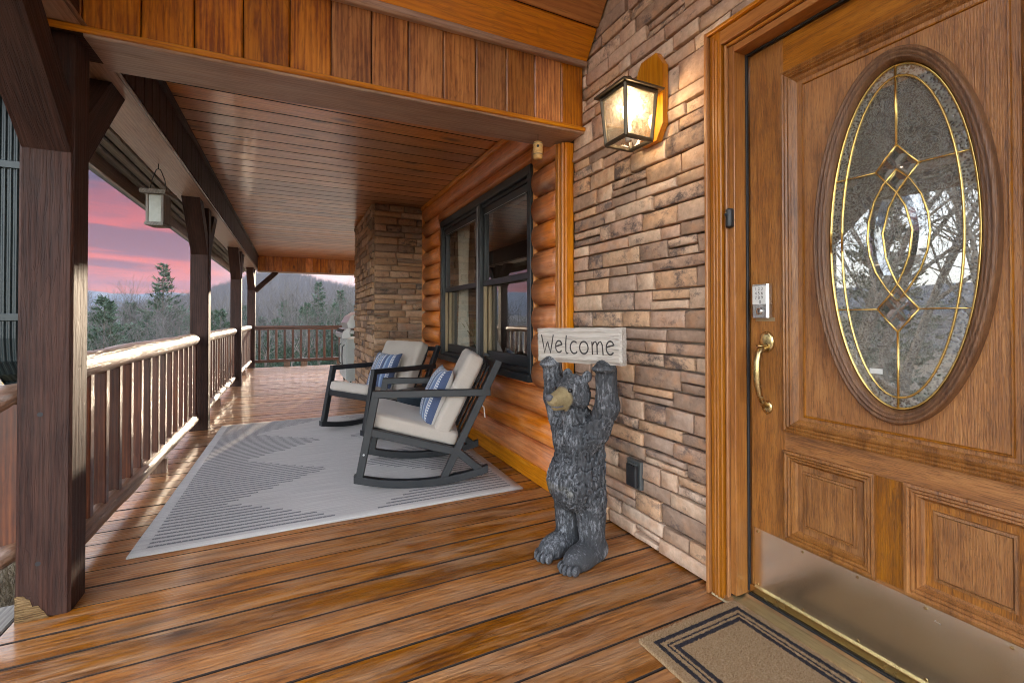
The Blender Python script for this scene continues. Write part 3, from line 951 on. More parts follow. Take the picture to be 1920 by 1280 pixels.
# ------------------------------------------------------------------ stone veneer
def stone_mesh(L, Hh, d, rs):
    j = lambda a: rs.uniform(-a, a)
    c = .0025
    cor = [(-L / 2 + c + abs(j(.003)), -Hh / 2 + c + abs(j(.004))), (L / 2 - c - abs(j(.003)), -Hh / 2 + c + abs(j(.004))),
           (L / 2 - c - abs(j(.003)), Hh / 2 - c - abs(j(.004))), (-L / 2 + c + abs(j(.003)), Hh / 2 - c - abs(j(.004)))]
    nx = 5 if L < .2 else 7
    us = [0, min(.005 / L, .2)] + [k / (nx - 3) for k in range(1, nx - 3)] + [1 - min(.005 / L, .2), 1]
    vs_u = [0, min(.005 / Hh, .25), .5, 1 - min(.005 / Hh, .25), 1]
    V, F = [], []
    nu, nv = len(us), len(vs_u)
    sd = rs.uniform(0, 99)
    tiltx, tiltz = j(.006), j(.006)
    for b, v in enumerate(vs_u):
        for a, u in enumerate(us):
            x = (cor[0][0] * (1 - u) + cor[1][0] * u) * (1 - v) + (cor[3][0] * (1 - u) + cor[2][0] * u) * v
            z = (cor[0][1] * (1 - u) + cor[1][1] * u) * (1 - v) + (cor[3][1] * (1 - u) + cor[2][1] * u) * v
            edge = a in (0, nu - 1) or b in (0, nv - 1)
            if edge:
                wv = mnoise.noise(Vector((x * 22, z * 22, sd)))
                if b in (0, nv - 1):
                    z += wv * .0028
                if a in (0, nu - 1):
                    x += wv * .0028
            y = -(d - (.0045 if edge else 0)) + (0 if edge else .006 * mnoise.noise(Vector((x * 16, z * 26, sd + 7))) * (1 if not edge else 0)) + tiltx * (u - .5) + tiltz * (v - .5)
            V.append((x, y, z))
    for b in range(nv - 1):
        for a in range(nu - 1):
            k = b * nu + a
            F.append((k, k + 1, k + nu + 1, k + nu))
    ring = [a for a in range(nu)] + [b * nu + nu - 1 for b in range(1, nv)] + [(nv - 1) * nu + a for a in range(nu - 2, -1, -1)] + [b * nu for b in range(nv - 2, 0, -1)]
    n0 = len(V)
    for r_ in ring:
        V.append((V[r_][0], .012, V[r_][2]))
    m_ = len(ring)
    for k in range(m_):
        F.append((ring[k], n0 + k, n0 + (k + 1) % m_, ring[(k + 1) % m_]))
    me = mesh_from("stone", V, F)
    inner = (nu - 1) * (nv - 1)
    me.polygons.foreach_set("use_smooth", [k < inner for k in range(len(me.polygons))])
    return me


def lay_stones(parent, org, axes, Wd, Ht, mat, rs, hmin=.050, hmax=.092, lmin=.09, lmax=.34, keep=None, jumper=.16, merge=None):
    z = 0.0
    bmx = bmesh.new()
    ux_, uy_, uz_ = axes
    org = Vector(org)
    out = 0
    while z < Ht - .02:
        h = rs.uniform(hmin, hmax)
        if Ht - (z + h) < hmin * .7:
            h = Ht - z
        x = 0.0
        while x < Wd - .01:
            L = rs.uniform(lmin, lmax) * (1.0 if h < .07 else .9)
            if Wd - (x + L) < lmin * .75:
                L = Wd - x
            spl = h > .066 and L > .16 and rs.random() < jumper
            parts = [(z, h)] if not spl else [(z, h * .48), (z + h * .48, h * .52)]
            for (za, hh) in parts:
                if keep is None or keep(x, x + L, za, za + hh):
                    d = rs.uniform(.016, .03)
                    me = stone_mesh(L, hh, d, rs)
                    p = org + ux_ * (x + L / 2) + uz_ * (za + hh / 2)
                    if merge is not None and merge(p):
                        me.transform(frame(p, ux_, uy_, uz_))
                        bmx.from_mesh(me)
                        continue
                    add("stone", me, mat, parent, frame(p, ux_, uy_, uz_))
                    out += 1
            x += L
        z += h
    if len(bmx.verts):
        mm = bpy.data.meshes.new("stone_facing")
        bmx.to_mesh(mm)
        rest = add("stone_facing", mm, mat, parent)
        rest["kind"] = "stuff"
    bmx.free()
    return out


rs = random.Random(11)
sw_ = empty("stone_wall", (1.45, 1.75, 0), "tan ledgestone wall between the log wall and the front door", "wall")
SX = 1.455
DOOR_Y1 = 1.282           # outer edge of the door casing
n_a = lay_stones(sw_, (SX, 2.268, .004), WALLX, 2.268 - DOOR_Y1 - .002, 2.092, M["stone"], rs)
n_b = lay_stones(sw_, (SX, 2.268, 2.098), WALLX, 2.268 + .30, .92, M["stone"], rs, merge=lambda p: p.y < 1.02 or p.z > 2.86)
n_e = lay_stones(sw_, (SX, .152, .004), WALLX, .45, 2.092, M["stone"], random.Random(4), merge=lambda p: True)
box("mortar_bed", (SX + .013, DOOR_Y1 - .03, .002), (1.60, 2.268, 2.096), M["mortar"], sw_)
box("mortar_bed", (SX + .013, -.6, 2.098), (1.60, 2.42, 4.6), M["mortar"], sw_)
box("mortar_bed", (SX + .013, -1.4, .002), (1.60, .155, 2.096), M["mortar"], sw_)
ch = empty("stone_chimney", (1.1, 6.3, 0), "dark brown ledgestone chimney beyond the window", "chimney")
CXL, CYF, CYB = .822, 5.50, 7.18
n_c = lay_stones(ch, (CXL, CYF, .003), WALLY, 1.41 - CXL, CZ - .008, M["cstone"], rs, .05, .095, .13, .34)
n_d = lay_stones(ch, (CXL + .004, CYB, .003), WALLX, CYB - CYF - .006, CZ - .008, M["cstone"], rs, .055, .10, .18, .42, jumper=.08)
box("mortar_bed", (CXL + .016, CYF + .012, .002), (1.42, CYB - .01, CZ - .004), M["mortar"], ch)
print("stones", n_a, n_b, n_e, n_c, n_d)

# ------------------------------------------------------------------ front door
XD = 1.50
DY0, DY1, DZ0, DZ1 = .273, 1.162, .034, 1.988
DF = frame((XD, 0, 0), (0, 0, 1), (0, 1, 0), (-1, 0, 0))     # local: X up, Y along the wall, Z outwards
door = empty("front_door", (XD, .7175, 0), "carved mahogany front door with a brass-leaded oval glass", "door")


def on_door(name, me, mat, parent=None, smooth=False):
    return add(name, me, mat, parent or door, DF, smooth)


def slab(name, y0_, y1_, z0_, z1_, d, th, mat, vertical=True, parent=None, ch=.001):
    yc, zc = (y0_ + y1_) / 2, (z0_ + z1_) / 2
    x = XD - d + th / 2
    if vertical:
        return bar(name, (x, yc, z0_), (x, yc, z1_), y1_ - y0_, th, (-1, 0, 0), mat, parent or door, ch)
    return bar(name, (x, y0_, zc), (x, y1_, zc), z1_ - z0_, th, (-1, 0, 0), mat, parent or door, ch)


def mitre(y0_, y1_, z0_, z1_, prof):
    V, F = [], []
    for ins, h in prof:
        V += [(z0_ + ins, y0_ + ins, h), (z0_ + ins, y1_ - ins, h), (z1_ - ins, y1_ - ins, h), (z1_ - ins, y0_ + ins, h)]
    for k in range(len(prof) - 1):
        for j in range(4):
            j2 = (j + 1) % 4
            F.append((k * 4 + j, k * 4 + j2, k * 4 + 4 + j2, k * 4 + 4 + j))
    me = mesh_from("mitre", V, F)
    me.flip_normals()
    return me


def oval(cz, cy, rz, ry, prof, n=96):
    V, F = [], []
    for ins, h in prof:
        for j in range(n):
            a = 2 * math.pi * j / n
            V.append((cz + (rz - ins) * math.sin(a), cy + (ry - ins) * math.cos(a), h))
    for k in range(len(prof) - 1):
        for j in range(n):
            j2 = (j + 1) % n
            F.append((k * n + j, k * n + j2, k * n + n + j2, k * n + n + j))
    return mesh_from("oval", V, F)


PY0, PY1 = .405, 1.030
slab("stile", PY1, DY1, DZ0, DZ1, 0, .04, M["door"])
slab("stile", DY0, PY0, DZ0, DZ1, 0, .04, M["door"])
slab("top_rail", PY0, PY1, 1.863, DZ1, 0, .04, M["door"], False)
slab("middle_rail", PY0, PY1, .577, .648, 0, .04, M["door"], False)
slab("bottom_rail", PY0, PY1, DZ0, .283, 0, .04, M["door"], False)
slab("mullion", .678, .757, .283, .577, 0, .04, M["door"])
CZO, CYO, RZG, RYG = 1.257, .700, .484, .183
# oval panel with the hole for the glass
n = 96
V, F = [], []
py0, py1, pz0, pz1 = PY0 - .01, PY1 + .01, .640, 1.872
for j in range(n):
    a = 2 * math.pi * j / n
    dz, dy = math.sin(a) * (RZG + .012), math.cos(a) * (RYG + .012)
    V.append((CZO + dz, CYO + dy, -.010))
for j in range(n):
    a = 2 * math.pi * j / n
    dz, dy = math.sin(a) * RZG, math.cos(a) * RYG
    t = 1e9
    if dz > 1e-6:
        t = min(t, (pz1 - CZO) / dz)
    if dz < -1e-6:
        t = min(t, (pz0 - CZO) / dz)
    if dy > 1e-6:
        t = min(t, (py1 - CYO) / dy)
    if dy < -1e-6:
        t = min(t, (py0 - CYO) / dy)
    V.append((CZO + dz * t, CYO + dy * t, -.010))
for j in range(n):
    j2 = (j + 1) % n
    F.append((j, j2, n + j2, n + j))
me = mesh_from("oval_panel", V, F)
me.flip_normals()
on_door("oval_panel", me, M["door"])
prof_big = [(0, -.001), (.000, .010), (.007, .013), (.011, .009), (.017, .012), (.022, .006), (.027, .009), (.032, .001), (.040, -.004), (.046, -.0098)]
on_door("panel_moulding", mitre(PY0 - .004, PY1 + .004, .644, 1.867, prof_big), M["door"])
bead = [(0, -.0102), (.002, -.006), (.006, -.0055), (.008, -.0102)]
on_door("panel_bead", mitre(PY0 + .058, PY1 - .058, .70, 1.81, bead), M["door"])
for (a0, a1) in ((.757, PY1), (PY0, .678)):
    pn = slab("lower_panel", a0 - .004, a1 + .004, .279, .581, -.012, .02, M["door"])
    on_door("panel_moulding", mitre(a0 - .004, a1 + .004, .279, .581, [(0, -.001), (0, .011), (.008, .013), (.013, .007), (.018, .010), (.023, .003), (.028, .006), (.034, -.006), (.040, -.0118)]), M["door"], pn)
    on_door("panel_bead", mitre(a0 + .054, a1 - .054, .337, .523, [(0, -.0122), (.002, -.007), (.008, -.006), (.010, -.0118), (.012, -.0095)]), M["door"], pn)
    b_ = .066
    on_door("panel_field", mesh_from("field", [(.337 + .012, a0 + b_, -.0092), (.337 + .012, a1 - b_, -.0092), (.523 - .012, a1 - b_, -.0092), (.523 - .012, a0 + b_, -.0092)], [(3, 2, 1, 0)]), M["door"], pn)
M["oval"] = wood("oval_frame_wood", (.075, .024, .006), (.17, .066, .018), (.26, .115, .036), rough=.45, tint=.0, bmp=.4, gs=3.0, ring=.04, pore=.5)
og = on_door("oval_frame", oval(CZO, CYO, RZG + .038, RYG + .038, [(0, -.011), (.0, .014), (.004, .022), (.009, .024), (.0125, .016), (.015, .020), (.020, .021), (.0235, .012), (.026, .015), (.030, .013), (.033, .003), (.037, -.004), (.037, -.018)]), M["oval"], None, True)

# leaded glass: pebbled rim, glue-chip field, bevelled ornament
RZI, RYI = .450, .147
gl = on_door("rim_glass", oval(CZO, CYO, RZG, RYG, [(0, -.0155), (RYG - RYI, -.0155)]), M["pebble_glass"])
gl.data.flip_normals()


def in_lens(z, y, hw, zt, zb):
    return 0


V = [(CZO, CYO, -.0157)]
for j in range(n):
    a = 2 * math.pi * j / n
    V.append((CZO + RZI * math.sin(a), CYO + RYI * math.cos(a), -.0157))
upper = mesh_from("field_glass", V, [(0, 1 + (j + 1) % n, 1 + j) for j in range(n)])
on_door("field_glass", upper, M["chip_glass"])
on_door("outer_pane", mesh_from("outer_pane", [(CZO, CYO, -.0102)] + [(CZO + (RZG - .0015) * math.sin(2 * math.pi * j / n), CYO + (RYG - .0015) * math.cos(2 * math.pi * j / n), -.0102) for j in range(n)], [(0, 1 + (j + 1) % n, 1 + j) for j in range(n)]), M["outer_glass"])
arc = lambda z_a, z_b, hw, s, m=18: [(z_a + (z_b - z_a) * k / m, CYO + s * hw * math.sin(math.pi * k / m)) for k in range(m + 1)]
# bevelled pieces: clusters of diamonds and the two long crescents
Lo = arc(1.514, .990, .0, 1)


def outl(s):     # outer crossing line from a diamond side down through the wide lens to the other diamond
    return [(1.450, CYO - s * .052), (1.415, CYO - s * .026), (1.380, CYO), (1.340, CYO + s * .020), (1.270, CYO + s * .036), (1.200, CYO + s * .028), (1.160, CYO + s * .015), (1.124, CYO),
            (1.09, CYO - s * .022), (1.054, CYO - s * .050)]


def wide(s):
    return [(1.516, CYO), (1.49, CYO + s * .020), (1.450, CYO + s * .052)], [(1.447, CYO), (1.41, CYO + s * .033), (1.365, CYO + s * .057), (1.31, CYO + s * .072), (1.262, CYO + s * .076), (1.21, CYO + s * .070), (1.16, CYO + s * .054), (1.11, CYO + s * .026), (1.075, CYO)], [(1.054, CYO + s * .050), (1.02, CYO + s * .024), (.990, CYO)]


def diam(z, y, a, b, nm="bevel"):
    V = [(z + a, y, -.010), (z, y + b, -.010), (z - a, y, -.010), (z, y - b, -.010)]
    V += [(z + a * .45, y, -.004), (z, y + b * .45, -.004), (z - a * .45, y, -.004), (z, y - b * .45, -.004)]
    F = [(4, 7, 6, 5)] + [(k, k + 4, (k + 1) % 4 + 4, (k + 1) % 4) for k in range(4)]
    me = mesh_from(nm, V, F)
    me.flip_normals()
    on_door(nm, me, M["bevel_glass"])


for z, y in ((1.484, CYO), (1.449, CYO + .027), (1.449, CYO - .027), (1.412, CYO), (1.087, CYO), (1.052, CYO + .026), (1.052, CYO - .026), (1.018, CYO)):
    diam(z, y, .031, .024, "bevel_diamond")
for s in (1, -1):
    w1 = wide(s)[1][2:7]
    w0 = outl(s)[3:7]
    V, F = [], []
    zz = np.linspace(1.365, 1.15, 14)
    yo = np.interp(-zz, [-q[0] for q in wide(s)[1]], [abs(q[1] - CYO) for q in wide(s)[1]])
    yi = np.interp(-zz, [-q[0] for q in outl(s)], [abs(q[1] - CYO) for q in outl(s)])
    for z, a, b in zip(zz, yo, yi):
        V += [(z, CYO + s * a, -.010), (z, CYO + s * (a + b) / 2, -.003), (z, CYO + s * b, -.010)]
    for k in range(13):
        for q in (0, 1):
            f = (k * 3 + q, k * 3 + q + 1, k * 3 + q + 4, k * 3 + q + 3)
            F.append(f if s > 0 else f[::-1])
    me = mesh_from("crescent", V, F)
    me.flip_normals()
    on_door("bevel_crescent", me, M["bevel_glass"])


def came(pts, r=.0022, name="came"):
    return on_door(name, tubemesh("came", [(z, y, -.0088) for z, y in pts], r * 1.15, 6), M["came"], None, True)


ell = lambda rz, ry: [(CZO + rz * math.sin(a), CYO + ry * math.cos(a)) for a in np.linspace(0, 2 * math.pi, 73)]
came(ell(RZG - .003, RYG - .003), .0032)
came(ell(RZI, RYI), .0026)
came([(CZO + RZG - .002, CYO), (1.516, CYO)], .0026)
came([(CZO - RZG + .002, CYO), (.990, CYO)], .0026)
for zh in (1.450, 1.054):
    for s in (1, -1):
        k = math.sqrt(1 - ((zh - CZO) / RZG) ** 2) * RYG
        came([(zh, CYO + s * k), (zh, CYO + s * .051)], .0018)
for s in (1, -1):
    came(outl(s), .0022)
    for seg in wide(s):
        came(seg, .0022)
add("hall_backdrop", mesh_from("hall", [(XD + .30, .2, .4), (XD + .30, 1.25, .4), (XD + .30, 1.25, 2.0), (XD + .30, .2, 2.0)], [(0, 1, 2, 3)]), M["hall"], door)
M["sticker"] = plain("sticker", (.62, .62, .60), .6, var=.15, scale=150)
tag(on_door("glass_sticker", mesh_from("stk", [(.868, .772, -.0085), (.868, .738, -.0085), (.883, .738, -.0085), (.883, .772, -.0085)], [(0, 1, 2, 3)][:1]), M["sticker"]), "small pale sticker on the lower glass")

# frame: jamb, weatherstrip, casing and head
box("jamb", (1.428, 1.171, .03), (1.60, 1.196, 2.022), M["jamb"], door, .002)
box("jamb", (1.428, .239, .03), (1.60, .264, 2.022), M["jamb"], door, .002)
box("head_jamb", (1.428, .265, 1.997), (1.60, 1.170, 2.021), M["jamb"], door, .002)
for (a, b, x0_, x1_, nm) in ((1.197, 1.208, 1.418, 1.47, "casing_bead"), (1.211, 1.262, 1.405, 1.47, "casing"), (1.265, 1.279, 1.392, 1.47, "casing_backband")):
    zt = 2.022 + (a - 1.196) + (b - a)
    box(nm, (x0_, a, .004), (x1_, b, zt), M["jamb"], door, .003)
    box(nm, (x0_, .7175 * 2 - b, .004), (x1_, .7175 * 2 - a, zt), M["jamb"], door, .003)
    box("head_" + nm, (x0_, .7175 * 2 - a + .0005, zt - (b - a)), (x1_, a - .0005, zt), M["jamb"], door, .003)
for q in (1.226, 1.240):
    box("casing_reed", (1.402, q, .004), (1.406, q + .006, 2.03 + q - 1.196), M["jamb"], door, .001)
box("casing_recess", (1.43, 1.196, .004), (1.475, 1.270, 2.08), M["post"], door, .001)
box("casing_recess", (1.43, .165, .004), (1.475, .239, 2.08), M["post"], door, .001)
box("head_recess", (1.43, .24, 2.022), (1.475, 1.195, 2.08), M["post"], door, .001)
box("weatherstrip", (1.485, 1.1635, .04), (1.497, 1.1705, 1.9965), M["rubber"], door, .002)
box("weatherstrip", (1.485, .2645, 1.9895), (1.497, 1.163, 1.9965), M["rubber"], door, .002)
# kick plate with screws, sweep and ribbed threshold
kp = slab("kick_plate", DY0 + .006, DY1 - .012, .062, .273, .0025, .002, M["kick"], False, ch=.0005)
for yk in np.linspace(DY0 + .03, DY1 - .024, 6):
    for zk in (.262, .074):
        me = lathe("screw", [(.0045, 0), (.004, .0014), (.001, .0018)], 10)
        add("screw", me, M["brass"], kp, frame((XD - .0026, yk, zk), (0, 1, 0), (0, 0, 1), (-1, 0, 0)) if False else frame((XD - .0026, yk, zk), (0, 1, 0), (0, 0, -1), (-1, 0, 0)))
sw2 = slab("door_sweep", DY0, DY1, .036, .064, .012, .014, M["brass"], False)
box("sweep_rubber", (1.478, DY0, .030), (1.490, DY1, .0355), M["rubber"], door, .001)
th = empty("threshold", (1.45, .72, 0))
th.parent = door
th.matrix_parent_inverse = WM[door.name].inverted()
me = prism("threshold_body", [(1.402, .0), (1.56, .0), (1.56, .030), (1.478, .030), (1.470, .024), (1.425, .018), (1.405, .006)], 1.20)
add("threshold_body", me, M["threshold"], th, frame((0, 1.262, 0), (1, 0, 0), (0, 0, 1), (0, -1, 0)))
for k in range(13):
    x = 1.4265 + k * .0034
    z = .0182 + k * .00042
    bar("ridge", (x, .20, z), (x, 1.24, z), .0016, .0022, (0, 0, 1), M["threshold"], th, .0004)
# handle set
hb = empty("door_handle", (XD, 1.10, .9))
hb.parent = door
hb.matrix_parent_inverse = WM[door.name].inverted()
yh = 1.096
pl = lathe("plate", [(.030, 0), (.030, .004), (.026, .008), (.018, .010), (.001, .011)], 28)
pl.transform(Matrix.Diagonal((1.25, .95, 1, 1)))
HF = lambda y, z, d=0: frame((XD - d, y, z), (0, 0, 1), (0, 1, 0), (-1, 0, 0))
add("escutcheon", pl, M["brass"], hb, HF(yh, .945), True)
pl2 = pl.copy()
pl2.transform(Matrix.Diagonal((.62, .72, .8, 1)))
add("lower_escutcheon", pl2, M["brass"], hb, HF(yh, .715), True)
grip = [(.925, .010), (.918, .034), (.905, .047), (.88, .054), (.84, .056), (.80, .053), (.765, .044), (.738, .030), (.722, .012)]
rad = [.012, .012, .012, .012, .0135, .012, .010, .010, .012]
me = tubemesh("grip", [(z - .83, 0, d) for z, d in grip], rad, 12)
add("grip", me, M["brass"], hb, HF(yh, .83), True)
me = tubemesh("thumb", [(.0, 0, .004), (.002, 0, .03), (.0, 0, .05)], [.007, .008, .006], 8)
me.transform(Matrix.Diagonal((.45, 1.6, 1, 1)))
add("thumb_latch", me, M["brass"], hb, HF(yh, .932), True)
# keypad deadbolt
kb = empty("keypad_lock", (XD, 1.105, 1.09))
kb.parent = door
kb.matrix_parent_inverse = WM[door.name].inverted()
slab("lock_body", 1.072, 1.138, 1.030, 1.148, .028, .028, M["chrome"], True, kb, .006)
slab("keypad_face", 1.078, 1.132, 1.078, 1.142, .0305, .004, M["white"], True, kb, .001)
cyl = lathe("cyl", [(.012, 0), (.012, .004), (.010, .006), (.001, .006)], 18)
add("key_cylinder", cyl, M["chrome"], kb, HF(1.105, 1.053, .028), True)
slab("key_slot", 1.1042, 1.1058, 1.047, 1.057, .0348, .001, M["rubber"], True, kb, .0001)
fc = bpy.data.curves.new("digits", "FONT")
fc.body = "1 2 3\n4 5 6\n7 8 9\n  0"
fc.size = .0155
fc.align_x = "CENTER"
fc.materials.append(M["ink"])
dg = add("keypad_digits", None, None, kb, frame((XD - .0312, 1.105, 1.130), (0, -1, 0), (0, 0, 1), (-1, 0, 0))) if False else None
dgo = bpy.data.objects.new("keypad_digits", fc)
COL.objects.link(dgo)
dgo.parent = kb
dgo.matrix_parent_inverse = WM[kb.name].inverted()
dgo.matrix_basis = frame((XD - .0312, 1.105, 1.127), (0, -1, 0), (0, 0, 1), (-1, 0, 0))
WM[dgo.name] = dgo.matrix_basis.copy()
box("strike_base", (1.4995, 1.066, 1.018), (1.5015, 1.142, 1.031), M["tan_trim"], door, .0003)

# doorbell on the jamb
db = empty("doorbell", (1.42, 1.184, 1.39), "small black doorbell camera on the door frame", "doorbell")
me = lathe("bell", [(.012, -.034), (.0155, -.032), (.0165, -.028), (.0165, .028), (.0155, .032), (.012, .034)], 20)
me.transform(Matrix.Diagonal((1.0, .82, 1, 1)))
add("bell_body", me, M["black_metal"], db, frame((1.418, 1.184, 1.392), (1, 0, 0), (0, 1, 0), (0, 0, 1)), True)
me = lathe("lens", [(.008, 0), (.007, .002), (.001, .003)], 14)
add("bell_lens", me, M["teal"], db, HF(1.184, 1.405, XD - 1.4005), True)

# ------------------------------------------------------------------ wall lantern (lit)
lan = empty("wall_lantern", (1.44, 1.59, 1.98), "lit square lantern with seeded glass on an octagonal pine plaque", "lantern")
bw, bh, cc = .088, .190, .040
octp = [(-bw, -bh + cc * 1.6), (-bw + cc, -bh), (bw - cc, -bh), (bw, -bh + cc * 1.6), (bw, bh - cc * 1.6), (bw - cc, bh), (-bw + cc, bh), (-bw, bh - cc * 1.6)]
me = prism("plaque", [(y, x) for x, y in octp][::-1], .03)
add("mounting_plaque", me, M["pine"], lan, frame((1.428, 1.592, 1.985), (0, 0, 1), (0, 1, 0), (-1, 0, 0)))
LX, LY, LZ = 1.275, 1.578, 1.775
me = lathe("canopy", [(.052, 0), (.052, .010), (.040, .022), (.014, .026)], 24)
add("wall_canopy", me, M["bronze"], lan, frame((1.397, 1.592, 1.975), (0, 0, 1), (0, 1, 0), (-1, 0, 0)), True)
me = tubemesh("arm", [(1.372, 1.592, 1.975), (1.33, 1.588, 1.985), (LX + .05, 1.582, 1.99)], .011, 10)
add("arm", me, M["bronze"], lan, None, True)
tb, tt = .067, .081            # half widths of the cage at bottom and top
H0, H1 = LZ, LZ + .205
cr = lambda s, t, z: Vector((LX + s, LY + t, z))
for sx in (-1, 1):
    for sy in (-1, 1):
        bar("cage_bar", cr(sx * tb, sy * tb, H0), cr(sx * tt, sy * tt, H1), .016, .016, (sx, sy, 0), M["bronze"], lan, .003)
for (z, h) in ((H0, tb), (H1 - .008, tt)):
    for s in (-1, 1):
        bar("cage_rail", cr(-h, s * h, z), cr(h, s * h, z), .016, .016, (0, 0, 1), M["bronze"], lan, .003)
        bar("cage_rail", cr(s * h, -h, z), cr(s * h, h, z), .016, .016, (0, 0, 1), M["bronze"], lan, .003)
for s in (-1, 1):
    for ax in (0, 1):
        b0, t0 = tb - .002, tt - .002
        i0, i1 = tb - .006, tt - .006
        if ax == 0:
            V = [cr(s * b0, -i0, H0 + .006), cr(s * b0, i0, H0 + .006), cr(s * t0, i1, H1 - .01), cr(s * t0, -i1, H1 - .01)]
        else:
            V = [cr(-i0, s * b0, H0 + .006), cr(i0, s * b0, H0 + .006), cr(i1, s * t0, H1 - .01), cr(-i1, s * t0, H1 - .01)]
        add("lantern_pane", mesh_from("lp", V, [(0, 1, 2, 3)]), M["lamp_glass"], lan)
V = []
for h, z in ((.104, H1 + .000), (.106, H1 + .008), (.060, H1 + .026), (.018, H1 + .036)):
    V += [cr(-h, -h, z), cr(h, -h, z), cr(h, h, z), cr(-h, h, z)]
F = [(3, 2, 1, 0)] + [(k * 4 + j, k * 4 + (j + 1) % 4, k * 4 + 4 + (j + 1) % 4, k * 4 + 4 + j) for k in range(3) for j in range(4)] + [(12, 13, 14, 15)]
add("lantern_roof", mesh_from("roof", V, F), M["bronze"], lan)
me = tubemesh("loop", [(LX, LY + .024 * math.cos(a), H1 + .034 + .042 * math.sin(a)) for a in np.linspace(0, math.pi, 13)], .0045, 8)
add("carry_loop", me, M["bronze"], lan, None, True)
me = lathe("bulb", [(.010, 0), (.011, .012), (.024, .035), (.029, .056), (.026, .076), (.014, .090), (.002, .094)], 20)
mb, nt, out = mat_new("lit_bulb")
em = nd(nt, "ShaderNodeEmission", Color=(1.0, .80, .50, 1), Strength=1.25)
nt.links.new(em.outputs[0], out.inputs[0])
add("bulb", me, mb, lan, Matrix.Translation((LX, LY, H0 + .075)), True)
me = lathe("socket", [(.014, 0), (.014, .055), (.010, .070)], 14)
add("bulb_socket", me, M["white"], lan, Matrix.Translation((LX, LY, H0 + .006)), True)
pl_ = bpy.data.lights.new("lantern_light", "POINT")
pl_.energy = .42
pl_.color = (1.0, .74, .46)
pl_.shadow_soft_size = .03
plo = bpy.data.objects.new("lantern_light", pl_)
COL.objects.link(plo)
plo.location = (LX - .034, LY - .034, H0 + .13)

# ------------------------------------------------------------------ hanging feeders
fd = empty("bird_feeder", (-.80, 3.72, 1.62), "grey wooden bird feeder with a clear panel hanging from the side beam", "bird feeder")
FXc, FYc = -.79, 3.84
fz0, fz1 = 1.655, 1.835
box("feeder_roof", (FXc - .075, FYc - .072, fz1), (FXc + .085, FYc + .072, fz1 + .028), M["grey_wood"], fd, .004)
box("feeder_floor", (FXc - .055, FYc - .052, fz0 - .022), (FXc + .06, FYc + .052, fz0), M["grey_wood"], fd, .004)
for s in (-1, 1):
    box("feeder_end", (FXc - .045, FYc + s * .043 - .008, fz0 + .001), (FXc + .05, FYc + s * .043 + .008, fz1 - .001), M["grey_wood"], fd, .003)
for x in (FXc - .040, FXc + .044):
    box("feeder_panel", (x - .002, FYc - .034, fz0 + .002), (x + .002, FYc + .034, fz1 - .002), M["feeder_panel"], fd, .0005)
box("seed_fill", (FXc - .034, FYc - .033, fz0 + .003), (FXc + .038, FYc + .033, fz0 + .10), M["bamboo"], fd)
add("hanger_wire", tubemesh("wire", [(FXc, FYc - .050, fz1 + .02), (FXc, FYc - .036, fz1 + .11), (FXc, FYc - .012, fz1 + .172), (FXc, FYc, fz1 + .178), (FXc, FYc + .012, fz1 + .172), (FXc, FYc + .036, fz1 + .10), (FXc, FYc + .050, fz1 + .02)], .0025, 6), M["black_metal"], fd, None, True)
add("hook", tubemesh("hook", [(FXc, FYc, fz1 + .176), (FXc, FYc, BZ - .004)], .003, 6), M["black_metal"], fd)

fdm = Matrix.Translation((FXc, FYc, 0)) @ Matrix.Rotation(R(78), 4, "Z") @ Matrix.Translation((-FXc, -FYc, 0)) @ WM[fd.name]
fd.matrix_basis = fdm
WM[fd.name] = fdm

bh_ = empty("bamboo_bird_house", (1.20, 2.26, 1.9), "small pale wooden tube with a hole hanging under the entry header", "bird house")
me = lathe("tube", [(.010, .097), (.022, .094), (.0265, .088), (.0265, .010), (.024, .002), (.012, 0)], 18)
add("tube_body", me, M["bamboo"], bh_, Matrix.Translation((1.20, 2.26, 1.90)), True)
for z in (1.925, 1.985):
    me = lathe("ring", [(.0268, -.002), (.0278, 0), (.0268, .002)], 18)
    add("ring", me, M["grey_wood"], bh_, Matrix.Translation((1.20, 2.26, z)), True)
d_ = Vector((-1.2, -2.26, 0)).normalized()
me = lathe("hole", [(.0075, 0), (.007, .001), (.001, .0012)], 14)
add("entry_hole", me, M["rubber"], bh_, frame((1.20 + d_.x * .0262, 2.26 + d_.y * .0262, 1.965), d_.cross(Vector((0, 0, 1))) * -1, (0, 0, 1), d_))
add("cord", tubemesh("cord", [(1.20, 2.26, 1.996), (1.20, 2.26, hz(1.2) - .010)], .0018, 5), M["black_metal"], bh_)

# ------------------------------------------------------------------ electrical box
ob = empty("outlet_box", (1.41, 1.725, .30), "grey weatherproof outlet cover on the stone wall behind the bear", "outlet")
M["outlet"] = plain("outlet_plastic", (.075, .08, .08), .5)
box("cover_plate", (1.414, 1.672, .245), (1.435, 1.772, .372), M["outlet"], ob, .006)
box("flip_cover", (1.392, 1.682, .258), (1.414, 1.752, .352), M["charcoal"], ob, .008)
box("hinge", (1.398, 1.690, .353), (1.412, 1.745, .362), M["outlet"], ob, .004)

